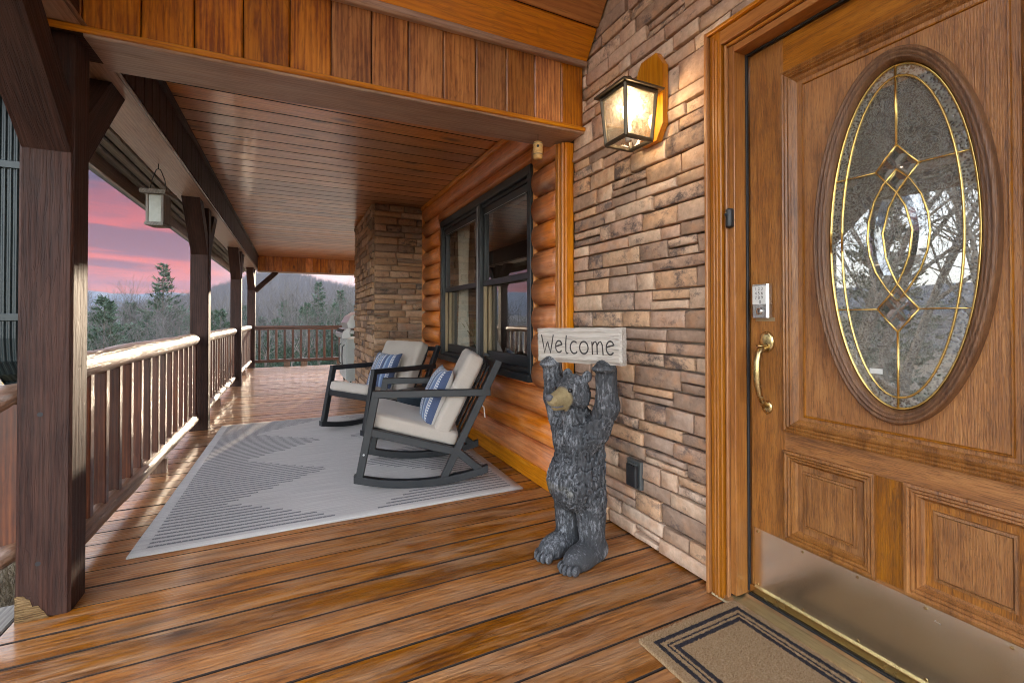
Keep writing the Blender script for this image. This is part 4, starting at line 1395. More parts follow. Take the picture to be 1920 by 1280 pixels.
# ------------------------------------------------------------------ downspout outside the post
dsp = empty("downspout", (-1.02, 2.55, 0), "dark green ribbed downspout curving outwards left of the nearest post", "downspout")
prof = []
for k in range(29):
    t = k / 28
    prof.append((-.06 + .12 * t, -.042 + (.006 if (k // 2) % 2 else 0)))
prof += [(.06, .04), (-.06, .04)]
path = [(2.0, 0), (1.6, 0), (1.2, 0), (.95, 0), (.85, .01), (.78, .05), (.73, .11), (.70, .20), (.69, .35)]
V, F = [], []
m_ = len(prof)
for k, (z, o) in enumerate(path):
    z2, o2 = path[min(k + 1, len(path) - 1)]
    z1, o1 = path[max(k - 1, 0)]
    t = Vector((0, o2 - o1, z2 - z1)).normalized()
    nn = Vector((0, t.z, -t.y)) * -1
    for (a, b) in prof:
        V.append((-.985 + a, 2.60 + o * .8 + nn.y * -b * -1 if False else 2.60 + o * .9 + b * (-t.z) * -1 * -1, z + b * t.y * -1))
for k in range(len(path) - 1):
    for j in range(m_):
        j2 = (j + 1) % m_
        F.append((k * m_ + j, k * m_ + j2, (k + 1) * m_ + j2, (k + 1) * m_ + j))
dm = mesh_from("pipe", V, F)
add("pipe", dm, M["gutter"], dsp)
for z in (1.62, 1.02):
    box("strap", (-1.049, 2.552, z), (-.921, 2.645, z + .03), M["gutter"], dsp, .002)

# ------------------------------------------------------------------ rug
def pattern_rug():
    m, nt, out = mat_new("striped_rug")
    tc = nd(nt, "ShaderNodeTexCoord")
    s = nd(nt, "ShaderNodeSeparateXYZ", Vector=tc.outputs["Object"])
    u, v = s.outputs[0], s.outputs[1]
    ua = mth(nt, "ABSOLUTE", u)
    wob = nd(nt, "ShaderNodeTexNoise", Vector=tc.outputs["Object"], Scale=2.0, Detail=2.0).outputs[0]
    per = .85
    tri = mth(nt, "ABSOLUTE", mth(nt, "SUBTRACT", mth(nt, "FRACT", mth(nt, "DIVIDE", mth(nt, "ADD", v, 1.30), per)), .5))
    pitch = .042
    row = mth(nt, "FLOOR", mth(nt, "DIVIDE", v, pitch))
    fr = mth(nt, "FRACT", mth(nt, "DIVIDE", v, pitch))
    vq = mth(nt, "MULTIPLY", row, pitch)
    triq = mth(nt, "MULTIPLY", mth(nt, "ABSOLUTE", mth(nt, "SUBTRACT", mth(nt, "FRACT", mth(nt, "DIVIDE", mth(nt, "ADD", vq, 1.30), per)), .5)), 2.0)
    lim = mth(nt, "SUBTRACT", .62, mth(nt, "MULTIPLY", triq, .54))
    rn = nd(nt, "ShaderNodeTexWhiteNoise", _noise_dimensions="1D", W=row).outputs[0]
    inside = mth(nt, "GREATER_THAN", ua, mth(nt, "ADD", lim, mth(nt, "MULTIPLY", rn, .03)))
    border = mth(nt, "LESS_THAN", ua, .885)
    bv = mth(nt, "LESS_THAN", mth(nt, "ABSOLUTE", v), 1.325)
    line = mth(nt, "LESS_THAN", fr, .42)
    thr = nd(nt, "ShaderNodeTexNoise", Vector=vmth(nt, "MULTIPLY", tc.outputs["Object"], (260, 110, 1)), Scale=1.0, Detail=2.0).outputs[0]
    dash = mth(nt, "GREATER_THAN", thr, .40)
    k = mth(nt, "MULTIPLY", mth(nt, "MULTIPLY", inside, border), mth(nt, "MULTIPLY", mth(nt, "MULTIPLY", bv, line), dash))
    fine = nd(nt, "ShaderNodeTexNoise", Vector=vmth(nt, "MULTIPLY", tc.outputs["Object"], (3, 90, 1)), Scale=1.0, Detail=4.0, Roughness=.7).outputs[0]
    base = mixc(nt, ramp(nt, fine, [(.35, 0.0), (.65, 1.0)]), (.38, .35, .335), (.53, .49, .465))
    weave = nd(nt, "ShaderNodeTexNoise", Vector=vmth(nt, "MULTIPLY", tc.outputs["Object"], (300, 300, 1)), Scale=1.0, Detail=2.0).outputs[0]
    base = mixc(nt, mth(nt, "MULTIPLY", ramp(nt, weave, [(.4, 0.0), (.65, 1.0)]), .35), base, (.30, .28, .275))
    col = mixc(nt, k, base, (.12, .115, .125))
    bsdf(nt, out, Base__Color=col, Roughness=.92, Specular__IOR__Level=.15, Sheen__Weight=.15, Normal=bump(nt, mth(nt, "ADD", weave, mth(nt, "MULTIPLY", k, -.6)), .5, .003))
    return m


rw, rl = 1.875, 2.745
V, F = [], []
nx, ny = 30, 44
for j in range(ny + 1):
    for i in range(nx + 1):
        x, y = (i / nx - .5) * rw, (j / ny - .5) * rl
        e = min(rw / 2 - abs(x), rl / 2 - abs(y))
        ed = .004 * mnoise.noise(Vector((y * 2.2, 3, x * 2.2))) if e < .01 else 0
        z = .0075 + .0016 * mnoise.noise(Vector((x * 2.5, y * 2.5, 0)))
        V.append((x + ed, y + ed, z))
for j in range(ny):
    for i in range(nx):
        a = j * (nx + 1) + i
        F.append((a, a + 1, a + nx + 2, a + nx + 1))
ring = [i for i in range(nx + 1)] + [j * (nx + 1) + nx for j in range(1, ny + 1)] + [ny * (nx + 1) + i for i in range(nx - 1, -1, -1)] + [j * (nx + 1) for j in range(ny - 1, 0, -1)]
n0 = len(V)
for r_ in ring:
    V.append((V[r_][0], V[r_][1], .001))
for k in range(len(ring)):
    k2 = (k + 1) % len(ring)
    F.append((ring[k], n0 + k, n0 + k2, ring[k2]))
rug = add("area_rug", mesh_from("rug", V, F), pattern_rug(), None, Matrix.Translation((.327, 3.925, .001)) @ Matrix.Rotation(R(-.8), 4, "Z"), True)
tag(rug, "large grey outdoor rug with dark stripes in stepped diamonds under the chairs", "rug")

# ------------------------------------------------------------------ coir doormat
def mat_coir():
    m, nt, out = mat_new("coir")
    tc = nd(nt, "ShaderNodeTexCoord")
    s = nd(nt, "ShaderNodeSeparateXYZ", Vector=tc.outputs["Object"])
    fz = nd(nt, "ShaderNodeTexNoise", Vector=tc.outputs["Object"], Scale=110.0, Detail=3.0).outputs[0]
    jit = mth(nt, "MULTIPLY", mth(nt, "SUBTRACT", fz, .5), .008)
    ex = mth(nt, "SUBTRACT", .225, mth(nt, "ABSOLUTE", s.outputs[0]))
    ey = mth(nt, "SUBTRACT", .380, mth(nt, "ABSOLUTE", s.outputs[1]))
    e = mth(nt, "ADD", mth(nt, "MINIMUM", ex, ey), jit)
    st = None
    for a, b in ((.031, .046), (.059, .0655), (.074, .090)):
        q = mth(nt, "MULTIPLY", mth(nt, "GREATER_THAN", e, a), mth(nt, "LESS_THAN", e, b))
        st = q if st is None else mth(nt, "ADD", st, q)
    n_ = nd(nt, "ShaderNodeTexNoise", Vector=tc.outputs["Object"], Scale=230.0, Detail=3.0, Roughness=.7).outputs[0]
    base = ramp(nt, n_, [(.3, (.26, .16, .08)), (.5, (.44, .29, .16)), (.7, (.58, .42, .26))])
    ink = ramp(nt, n_, [(.3, (.008, .009, .018)), (.7, (.05, .052, .07))])
    col = mixc(nt, mth(nt, "MULTIPLY", st, .95), base, ink)
    bsdf(nt, out, Base__Color=col, Roughness=.95, Specular__IOR__Level=.1, Normal=bump(nt, n_, 1.0, .006))
    return m


coir = mat_coir()
dm_ = empty("doormat", (1.212, .795, 0), "tan coir doormat with navy striped border in front of the door", "doormat", rz=R(1.0))
DMW = WM[dm_.name]
me = barmesh(.76, .45, .014, .004).copy()
me.transform(Matrix.Rotation(math.pi / 2, 4, "Z") @ Matrix.Translation((0, 0, .0085)))
add("backing", me, coir, dm_, DMW)
rs = random.Random(3)
V, F = [], []
for k in range(42000):
    x, y = rs.uniform(-.226, .226), rs.uniform(-.381, .381)
    a = rs.uniform(0, 6.28)
    l_ = rs.uniform(.003, .0075)
    dx, dy = rs.gauss(0, .003), rs.gauss(0, .003)
    e = min(.225 - abs(x), .38 - abs(y))
    if e < .006:
        dx += .005 * (1 if x > 0 else -1) * (abs(x) > .215) * rs.random()
        dy += .005 * (1 if y > 0 else -1) * (abs(y) > .37) * rs.random()
    w = .0011
    b = len(V)
    z = .0148
    V += [(x - w * math.cos(a), y - w * math.sin(a), z), (x + w * math.cos(a), y + w * math.sin(a), z), (x + dx, y + dy, z + l_)]
    F.append((b, b + 1, b + 2))
pile = add("coir_pile", mesh_from("pile", V, F), coir, dm_, DMW)
pile["kind"] = "stuff"

# ------------------------------------------------------------------ rocking chairs
def cushion_mesh(sx, sy, sz, r, puff, seed, n=12):
    half = Vector((sx / 2, sy / 2, sz / 2))
    bm = bmesh.new()
    bmesh.ops.create_cube(bm, size=2.0)
    bmesh.ops.subdivide_edges(bm, edges=bm.edges, cuts=n - 1, use_grid_fill=True)
    for v in bm.verts:
        p = v.co.copy()
        q = Vector([math.copysign(abs(c) ** .7, c) for c in p])
        P = Vector((q.x * half.x, q.y * half.y, q.z * half.z))
        inn = Vector([max(-(h - r), min(h - r, c)) for c, h in zip(P, half)])
        d = P - inn
        if d.length > 1e-6:
            P = inn + d.normalized() * r
        u, w = p.x, p.y
        P.z += (1 if p.z > 0 else -1) * puff * max(0, (1 - u * u)) ** .6 * max(0, (1 - w * w)) ** .6 * min(1, abs(p.z))
        P += Vector((0, 0, .004 * mnoise.noise(Vector((P.x * 8, P.y * 8, seed)))))
        v.co = P
    me = bpy.data.meshes.new("cushion")
    bm.to_mesh(me)
    bm.free()
    return me


def fabric(name, c, var=.1):
    m, nt, out = mat_new(name)
    v, r, raw = obj_vec(nt)
    w1 = nd(nt, "ShaderNodeTexNoise", Vector=vmth(nt, "MULTIPLY", v, (700, 90, 90)), Scale=1.0, Detail=2.0).outputs[0]
    w2 = nd(nt, "ShaderNodeTexNoise", Vector=vmth(nt, "MULTIPLY", v, (90, 700, 90)), Scale=1.0, Detail=2.0).outputs[0]
    big = nd(nt, "ShaderNodeTexNoise", Vector=v, Scale=7.0, Detail=5.0).outputs[0]
    f = mth(nt, "ADD", mth(nt, "MULTIPLY", mth(nt, "ADD", w1, w2), .3), mth(nt, "MULTIPLY", big, .4))
    col = mixc(nt, f, tuple(x * (1 - var * 2) for x in c), tuple(x * (1 + var) for x in c))
    cr_ = nd(nt, "ShaderNodeTexNoise", Vector=vmth(nt, "MULTIPLY", v, (14, 9, 9)), Scale=1.0, Detail=4.0, Distortion=1.5).outputs[0]
    bsdf(nt, out, Base__Color=col, Roughness=.9, Specular__IOR__Level=.2, Sheen__Weight=.2, Normal=bump(nt, mth(nt, "ADD", mth(nt, "MULTIPLY", f, .3), cr_), .35, .01))
    return m


M["cushion"] = fabric("beige_cushion", (.47, .415, .365))


def make_chair():
    """local frame: X from front to back, Y to the left looking at its front, Z up; width .648"""
    root = empty("rocking_chair", (0, 0, 0))
    wd, th_ = .648, .042
    ax = Vector((0, 1, 0))
    for s, y in ((0, th_ / 2), (1, wd - th_ / 2)):
        fr_ = empty("side_frame", (0, y, 0))
        fr_.parent = root
        fr_.matrix_parent_inverse = WM[root.name].inverted()
        B = lambda nm, a, b, w: bar(nm, (a[0], y, a[1]), (b[0], y, b[1]), w, th_ - .001 * (hash(nm) % 3), (0, 1, 0), M["charcoal"], fr_, .003)
        bar("front_leg", (.018, y, .045), (.118, y, .575), .044, th_, (0, 1, 0), M["charcoal"], fr_, .003)
        bar("arm", (.098, y, .566), (.80, y, .557), .042, th_ + .002, (0, 1, 0), M["charcoal"], fr_, .003)
        bar("back_post", (.515, y, .045), (.855, y, .750), .044, th_ - .002, (0, 1, 0), M["charcoal"], fr_, .003)
        bar("seat_rail", (.060, y, .352), (.590, y, .200), .046, th_ - .004, (0, 1, 0), M["charcoal"], fr_, .003)
        bar("rear_strut", (.572, y, .222), (.760, y, .060), .044, th_ - .003, (0, 1, 0), M["charcoal"], fr_, .003)
        # curved rocker
        V, F = [], []
        ns = 18
        for k in range(ns + 1):
            t = k / ns
            u = -.006 + .790 * t
            zb = .052 * ((u - .37) / .376) ** 2
            hgt = .044
            for yy_, zz_ in ((y - th_ / 2 - .001, zb), (y + th_ / 2 + .001, zb), (y + th_ / 2 + .001, zb + hgt), (y - th_ / 2 - .001, zb + hgt)):
                V.append((u, yy_, zz_))
        for k in range(ns):
            for j in range(4):
                j2 = (j + 1) % 4
                F.append((k * 4 + j, (k + 1) * 4 + j, (k + 1) * 4 + j2, k * 4 + j2))
        F += [(0, 1, 2, 3), (ns * 4 + 3, ns * 4 + 2, ns * 4 + 1, ns * 4)]
        add("rocker", mesh_from("rocker", V, F), M["charcoal"], fr_)
        me = lathe("bolt", [(.006, 0), (.006, .002), (.004, .003)], 10)
        add("bolt", me, M["silver"], fr_, frame((.050, y - th_ / 2 - .0005, .215) if s == 0 else (.050, y + th_ / 2 + .0005, .215), (1, 0, 0), (0, 0, 1) if s == 0 else (0, 0, -1), (0, -1, 0) if s == 0 else (0, 1, 0)))
    bar("front_apron", (.075, th_, .345), (.075, wd - th_, .345), .050, .026, (1, 0, 0), M["charcoal"], root, .003)
    bar("back_top_bar", (.838, th_, .720), (.838, wd - th_, .720), .040, .026, (1, 0, 0), M["charcoal"], root, .003)
    bar("cross_bar", (.585, th_, .205), (.585, wd - th_, .205), .040, .026, (1, 0, 0), M["charcoal"], root, .003)
    for q in (.25, .5, .75):
        a, b = Vector((.62, wd * q, .26)), Vector((.835, wd * q, .715))
        bar("back_slat", a, b, .05, .012, (1, 0, -.45), M["charcoal"], root, .002)
    for q in (.2, .4, .6, .8):
        a, b = Vector((.08, wd * q, .342)), Vector((.585, wd * q, .206))
        bar("seat_slat", a, b, .05, .012, (0, 0, 1), M["charcoal"], root, .002)
    ang = math.atan2(.146, .505)
    me = cushion_mesh(.56, wd - .095, .088, .026, .006, 1.0)
    sxm = Matrix.Translation((.330, wd / 2, .338)) @ Matrix.Rotation(ang, 4, "Y")
    add("seat_cushion", me, M["cushion"], root, sxm, True)
    bang = math.atan2(.705, .34)
    me = cushion_mesh(.545, wd - .10, .105, .028, .008, 2.0)
    bx_ = Vector((math.cos(bang), 0, math.sin(bang)))
    bz_ = Vector((-math.sin(bang), 0, math.cos(bang)))
    c = Vector((.655, wd / 2, .515)) + bz_ * .052
    add("back_cushion", me, M["cushion"], root, frame(c, bx_, (0, 1, 0), bz_), True)
    add("tie", tubemesh("tie", [(.735, .03, .50), (.762, .022, .46), (.768, .02, .40)], .004, 5), M["cushion"], root)
    return root


chair = make_chair()
tag(chair, "charcoal rocking chair with beige cushions nearest the bear, side on", "rocking chair", "rocking chairs on the rug")
th1 = R(-15)
c1 = Matrix.Translation((.330, 2.917, .010)) @ Matrix.Rotation(th1, 4, "Z")
chair2 = copy_tree(chair, Matrix.Translation((.226 + .304, 4.63 - .572, .010)) @ Matrix.Rotation(R(28), 4, "Z"))
chair.matrix_basis = c1
WM[chair.name] = c1
c2 = chair2.matrix_basis.copy()
tag(chair2, "charcoal rocking chair farther away, turned to show its beige back cushion", "rocking chair", "rocking chairs on the rug")


def pillow_mesh(w, h, t):
    n = 22
    V, F = [], []
    for s in (1, -1):
        for j in range(n + 1):
            for i in range(n + 1):
                u, v = i / n * 2 - 1, j / n * 2 - 1
                k = max(0, (1 - abs(u) ** 2.2) * (1 - abs(v) ** 2.2))
                x = u * w / 2 * (1 - .09 * (1 - v * v))
                y = v * h / 2 * (1 - .09 * (1 - u * u))
                V.append((x, y, s * t / 2 * k ** .42 + .004 * mnoise.noise(Vector((x * 12, y * 12, s * 3)))))
    m_ = n + 1
    for s in (0, 1):
        o = s * m_ * m_
        for j in range(n):
            for i in range(n):
                f = (o + j * m_ + i, o + j * m_ + i + 1, o + (j + 1) * m_ + i + 1, o + (j + 1) * m_ + i)
                F.append(f if s == 0 else f[::-1])
    me = mesh_from("pillow", V, F)
    bm = bmesh.new()
    bm.from_mesh(me)
    bmesh.ops.remove_doubles(bm, verts=bm.verts, dist=.0035)
    bm.to_mesh(me)
    bm.free()
    return me


def pillow_mat():
    m, nt, out = mat_new("blue_stripe_pillow")
    tc = nd(nt, "ShaderNodeTexCoord")
    s = nd(nt, "ShaderNodeSeparateXYZ", Vector=tc.outputs["Object"])
    x, y, z = s.outputs[0], s.outputs[1], s.outputs[2]
    xn = mth(nt, "DIVIDE", mth(nt, "ADD", x, .20), .40)
    navy, blue, pale, white = (.035, .058, .135), (.095, .155, .31), (.30, .40, .55), (.62, .62, .62)
    st = ramp(nt, xn, [(0.0, navy), (.10, blue), (.155, white), (.18, blue), (.27, pale), (.33, navy), (.40, blue), (.44, white), (.475, blue), (.56, pale), (.61, navy), (.70, blue), (.73, white), (.76, blue), (.86, navy)], "CONSTANT")
    # dashed ladder and chevron stitching inside the stripes
    dash = mth(nt, "GREATER_THAN", mth(nt, "FRACT", mth(nt, "MULTIPLY", y, 62.0)), .45)
    def band(a, b):
        return mth(nt, "MULTIPLY", mth(nt, "GREATER_THAN", xn, a), mth(nt, "LESS_THAN", xn, b))
    lad = mth(nt, "MULTIPLY", mth(nt, "ADD", band(.105, .15), mth(nt, "ADD", band(.50, .545), band(.77, .815))), dash)
    chev = mth(nt, "GREATER_THAN", mth(nt, "FRACT", mth(nt, "ADD", mth(nt, "MULTIPLY", y, 46.0), mth(nt, "MULTIPLY", mth(nt, "ABSOLUTE", mth(nt, "SUBTRACT", xn, .655)), 26.0))), .55)
    che = mth(nt, "MULTIPLY", band(.622, .69), chev)
    col = mixc(nt, mth(nt, "MAXIMUM", lad, che), st, white)
    back = mth(nt, "LESS_THAN", z, -.002)
    col = mixc(nt, back, col, (.50, .46, .42))
    n_ = nd(nt, "ShaderNodeTexNoise", Vector=tc.outputs["Object"], Scale=300.0, Detail=2.0).outputs[0]
    col = mixc(nt, mth(nt, "MULTIPLY", n_, .35), col, (.20, .22, .28))
    bsdf(nt, out, Base__Color=col, Roughness=.92, Specular__IOR__Level=.15, Sheen__Weight=.2, Normal=bump(nt, n_, .4, .003))
    return m


pm = pillow_mesh(.40, .40, .15)
pmat = pillow_mat()


def put_pillow(cm, off, lean, yaw, label, roll=0.0):
    # stands on the seat, front facing the chair's front (-X), leaning back
    L = Matrix.Translation(off) @ Matrix.Rotation(yaw, 4, "Z") @ Matrix.Rotation(lean, 4, "Y") @ Matrix.Rotation(R(-90), 4, "Y") @ Matrix.Rotation(roll, 4, "Z")
    return tag(add("throw_pillow", pm, pmat, None, cm @ L, True), label, "pillow", "throw pillows on the rocking chairs")


put_pillow(c1, (.470, .285, .505), R(22), R(8), "blue and white striped pillow on the nearer rocking chair", R(90))
put_pillow(c2, (.470, .36, .505), R(22), R(-5), "blue and white striped pillow on the farther rocking chair", R(90))

# drum side table between the chairs
tb_ = empty("drum_side_table", (.97, 4.0, 0), "dark slate drum side table between the two rocking chairs", "side table")
me = lathe("drum", [(.135, .010), (.15, .02), (.165, .18), (.185, .37), (.19, .385), (.18, .39), (.0, .39)][:-1], 32)
add("drum_body", me, M["teal"], tb_, Matrix.Translation((.97, 4.0, .002)), True)
me = lathe("rim", [(.188, .0), (.196, .006), (.196, .016), (.188, .022), (.10, .024)], 32)
add("table_top", me, M["teal"], tb_, Matrix.Translation((.97, 4.0, .392)), True)

# ------------------------------------------------------------------ gas grill behind the chimney
gr = empty("gas_grill", (1.0, 7.9, 0), "silver gas grill on casters tucked behind the stone chimney", "grill")
gx0, gx1, gy0, gy1 = .725, 1.26, 7.36, 8.40
box("cabinet", (gx0, gy0, .10), (gx1, gy1, .72), M["cabinet"], gr, .01)
for a, b in ((gy0 + .02, (gy0 + gy1) / 2 - .006), ((gy0 + gy1) / 2 + .006, gy1 - .02)):
    box("cabinet_door", (gx0 - .018, a, .12), (gx0 - .001, b, .69), M["cabinet"], gr, .006)
    ym = (a + b) / 2
    add("door_handle", tubemesh("h", [(gx0 - .018, ym - .05, .30), (gx0 - .05, ym - .05, .33), (gx0 - .055, ym - .05, .47), (gx0 - .05, ym - .05, .60), (gx0 - .018, ym - .05, .63)], .008, 8), M["black_metal"], gr, None, True)
vpan = [(gx0 - .07, .735), (gx0 + .04, .735), (gx0 + .04, .875), (gx0 - .02, .875), (gx0 - .08, .80)]
me = prism("panel", vpan, gy1 - gy0 + .06)
cp = add("control_panel", me, M["silver"], gr, frame((0, gy1 + .03, 0), (1, 0, 0), (0, 0, 1), (0, -1, 0)))
for k in range(5):
    me = lathe("knob", [(.026, 0), (.026, .016), (.020, .026), (.004, .028)], 16)
    yk = gy0 + .08 + k * .20
    dirn = Vector((-.75, 0, .6)).normalized()
    add("knob", me, M["black_metal"], cp, frame((gx0 - .050, yk, .835), (0, 1, 0), dirn.cross(Vector((0, 1, 0))), dirn), True)
hood = [(gx0 + .02, .88), (gx0 + .0, .96), (gx0 + .05, 1.06), (gx0 + .16, 1.13), (gx0 + .32, 1.14), (gx1 - .06, 1.08), (gx1, .96), (gx1, .88)]
me = prism("hood", hood, gy1 - gy0 - .06)
add("hood", me, M["silver"], gr, frame((0, gy1 - .03, 0), (1, 0, 0), (0, 0, 1), (0, -1, 0)))
box("side_shelf", (gx0 + .02, gy0 - .12, .80), (gx1 - .05, gy0 - .002, .845), M["silver"], gr, .006)
for x in (gx0 + .05, gx1 - .06):
    for y in (gy0 + .05, gy1 - .06):
        cst = add("caster", lathe("wheel", [(.010, -.014), (.044, -.012), (.048, 0), (.044, .012), (.010, .014)], 16), M["black_metal"], gr, frame((x, y, .049), (0, 0, 1), (0, 1, 0), (-1, 0, 0)), True)
        box("fork", (x - .022, y - .010, .05), (x + .022, y + .010, .10), M["silver"], gr)

# ------------------------------------------------------------------ bear statue
def sd_ell(P, c, r):
    q = (P - np.array(c)) / np.array(r)
    k0 = np.sqrt((q * q).sum(-1))
    q2 = (P - np.array(c)) / (np.array(r) ** 2)
    k1 = np.sqrt((q2 * q2).sum(-1)) + 1e-9
    return k0 * (k0 - 1) / k1


def sd_cap(P, a, b, ra, rb):
    a, b = np.array(a, float), np.array(b, float)
    ab = b - a
    t = np.clip(((P - a) @ ab) / (ab @ ab), 0, 1)
    d = P - a - t[..., None] * ab
    return np.sqrt((d * d).sum(-1)) - (ra + (rb - ra) * t)


def smin(a, b, k):
    h = np.clip(.5 + .5 * (b - a) / k, 0, 1)
    return b + (a - b) * h - k * h * (1 - h)


def surface_nets(f, lo, hi, step):
    lo = np.array(lo, float)
    n = np.ceil((np.array(hi) - lo) / step).astype(int) + 1
    ax = [lo[k] + step * np.arange(n[k]) for k in range(3)]
    G = np.stack(np.meshgrid(*ax, indexing="ij"), -1)
    D = f(G)
    ins = D < 0
    c = np.zeros(tuple(n - 1), int)
    for dx in (0, 1):
        for dy in (0, 1):
            for dz in (0, 1):
                c += ins[dx:n[0] - 1 + dx, dy:n[1] - 1 + dy, dz:n[2] - 1 + dz]
    act = (c > 0) & (c < 8)
    idx = -np.ones(act.shape, int)
    idx[act] = np.arange(act.sum())
    ijk = np.argwhere(act)
    acc = np.zeros((len(ijk), 3))
    cnt = np.zeros(len(ijk))
    cor = [(a, b, d) for a in (0, 1) for b in (0, 1) for d in (0, 1)]
    for a in cor:
        for b in cor:
            if sum(abs(a[k] - b[k]) for k in range(3)) == 1 and a < b:
                pa, pb = ijk + a, ijk + b
                da, db = D[tuple(pa.T)], D[tuple(pb.T)]
                cr_ = (da < 0) != (db < 0)
                t = np.where(cr_, da / np.where(cr_, da - db, 1), 0)[:, None]
                acc += np.where(cr_[:, None], pa + (pb - pa) * t, 0)
                cnt += cr_
    V = lo + step * acc / cnt[:, None]
    F = []
    for k in range(3):
        u, v = (k + 1) % 3, (k + 2) % 3
        e = [0, 0, 0]
        e[k] = 1
        s0 = ins[:n[0] - e[0], :n[1] - e[1], :n[2] - e[2]]
        s1 = ins[e[0]:, e[1]:, e[2]:]
        for sign in (0, 1):
            q = np.argwhere((s0 & ~s1) if sign == 0 else (~s0 & s1))
            q = q[(q[:, u] > 0) & (q[:, v] > 0) & (q[:, u] < n[u] - 1) & (q[:, v] < n[v] - 1)]
            du, dv = np.eye(3, dtype=int)[u], np.eye(3, dtype=int)[v]
            a, b, c_, d = q - du - dv, q - dv, q, q - du
            fs = np.stack([idx[tuple(p.T)] for p in (a, b, c_, d)], 1)
            F.append(fs if sign == 0 else fs[:, ::-1])
    return V, np.concatenate(F)


def fbm(P, s, seed, o=3):
    """cheap smooth value noise on numpy arrays"""
    out = 0
    amp = 1.0
    for k in range(o):
        Q = P * s + seed * 17.3 + k * 5.1
        i = np.floor(Q).astype(int)
        f = Q - i
        f = f * f * (3 - 2 * f)
        r_ = 0
        for a in (0, 1):
            for b in (0, 1):
                for c in (0, 1):
                    h = (i[..., 0] + a) * 374761393 + (i[..., 1] + b) * 668265263 + (i[..., 2] + c) * 2147483647
                    h = (h ^ (h >> 13)) * 1274126177
                    h = ((h ^ (h >> 16)) & 0xFFFF) / 65535.0
                    w = (f[..., 0] if a else 1 - f[..., 0]) * (f[..., 1] if b else 1 - f[..., 1]) * (f[..., 2] if c else 1 - f[..., 2])
                    r_ = r_ + h * w
        out = out + amp * (r_ - .5)
        amp *= .5
        s = s * 2.03
    return out


HEAD_T = R(-6)


def bear_sdf(P):
    S = np.stack([P[..., 0], np.abs(P[..., 1]), P[..., 2]], -1)
    d = sd_ell(P, (-.016, 0, .335), (.114, .122, .128))                       # belly
    d = smin(d, sd_ell(P, (.006, 0, .475), (.086, .098, .140)), .05)          # chest
    d = smin(d, sd_ell(P, (.052, 0, .40), (.058, .106, .235)), .03)           # back
    d = smin(d, sd_ell(S, (-.042, .046, .505), (.044, .044, .060)), .022)     # breast
    d = smin(d, sd_ell(S, (.010, .088, .545), (.056, .048, .066)), .03)       # shoulders
    d = smin(d, sd_ell(P, (-.004, 0, .592), (.058, .064, .085)), .03)         # neck
    d = smin(d, sd_cap(P, (-.030, 0, .630), (-.055, 0, .545), .044, .018), .02)   # ruff
    hd_ = sd_ell(P, (-.024, 0, .716), (.074, .068, .074))
    hd_ = smin(hd_, sd_ell(S, (-.060, .030, .738), (.024, .024, .018)), .014)  # brows
    hd_ = smin(hd_, sd_ell(S, (-.022, .046, .690), (.040, .034, .042)), .022)  # cheeks
    hd_ = smin(hd_, sd_cap(P, (-.085, 0, .700), (-.150, 0, .692), .040, .027), .016)
    hd_ = smin(hd_, sd_cap(P, (-.080, 0, .670), (-.138, 0, .663), .027, .017), .008)
    ear = sd_ell(S, (.004, .056, .780), (.016, .025, .026))
    ear = np.maximum(ear, -sd_ell(S, (-.018, .058, .783), (.014, .015, .016)))
    hd_ = smin(hd_, ear, .010)
    d = smin(d, hd_, .014)
    arm = sd_cap(S, (.014, .098, .550), (.020, .148, .665), .054, .048)
    arm = smin(arm, sd_cap(S, (.020, .148, .665), (.006, .150, .822), .048, .043), .025)
    arm = smin(arm, sd_ell(S, (-.012, .152, .822), (.046, .046, .018)), .012)
    d = smin(d, arm, .014)
    leg = sd_cap(S, (.014, .062, .270), (.020, .068, .085), .070, .053)
    ft = sd_ell(S, (-.050, .070, .042), (.104, .056, .054))
    ft = smin(ft, sd_ell(S, (.038, .068, .045), (.058, .056, .05)), .03)
    for k, (tx, ty) in enumerate(((-.138, .034), (-.150, .053), (-.153, .072), (-.147, .091), (-.132, .107))):
        ft = smin(ft, sd_ell(S, (tx, ty, .024), (.022, .0105, .021)), .004)
    leg = smin(leg, ft, .022)
    d = smin(d, leg, .022)
    # carved fur: flat tufts, longer on belly and back, none on the feet
    furm = np.clip((P[..., 2] - .08) / .08, 0, 1) * np.clip(1.2 - np.clip((-.075 - P[..., 0]) / .02, 0, 1) * (P[..., 2] > .62), .12, 1)
    lean = P + np.stack([fbm(P, 9.0, 3.0, 1) * .05, fbm(P, 9.0, 5.0, 1) * .05, 0 * P[..., 0]], -1)
    f1 = fbm(lean * np.array([1, 1, .16]), 70.0, 1.0, 2)
    f2 = fbm(lean * np.array([1, 1, .3]), 150.0, 2.0, 2)
    lay = np.mod(P[..., 2] * 15 + fbm(P, 30.0, 6.0, 2) * 1.5, 1.0)
    bel = np.exp(-((P[..., 2] - .36) / .13) ** 2) + .5 * np.exp(-((P[..., 2] - .60) / .06) ** 2)
    d = d - furm * (f1 * .0048 + f2 * .0030 + (lay - .5) * (.0018 + .0060 * bel)) - (1 - furm) * f2 * .0012
    d = np.maximum(d, -P[..., 2] + .001)
    return d


BV, BF = surface_nets(bear_sdf, (-.20, -.23, -.012), (.16, .23, .86), .0042)
print("bear", len(BV), len(BF))
bme = mesh_from("bear", BV.tolist(), BF.tolist())
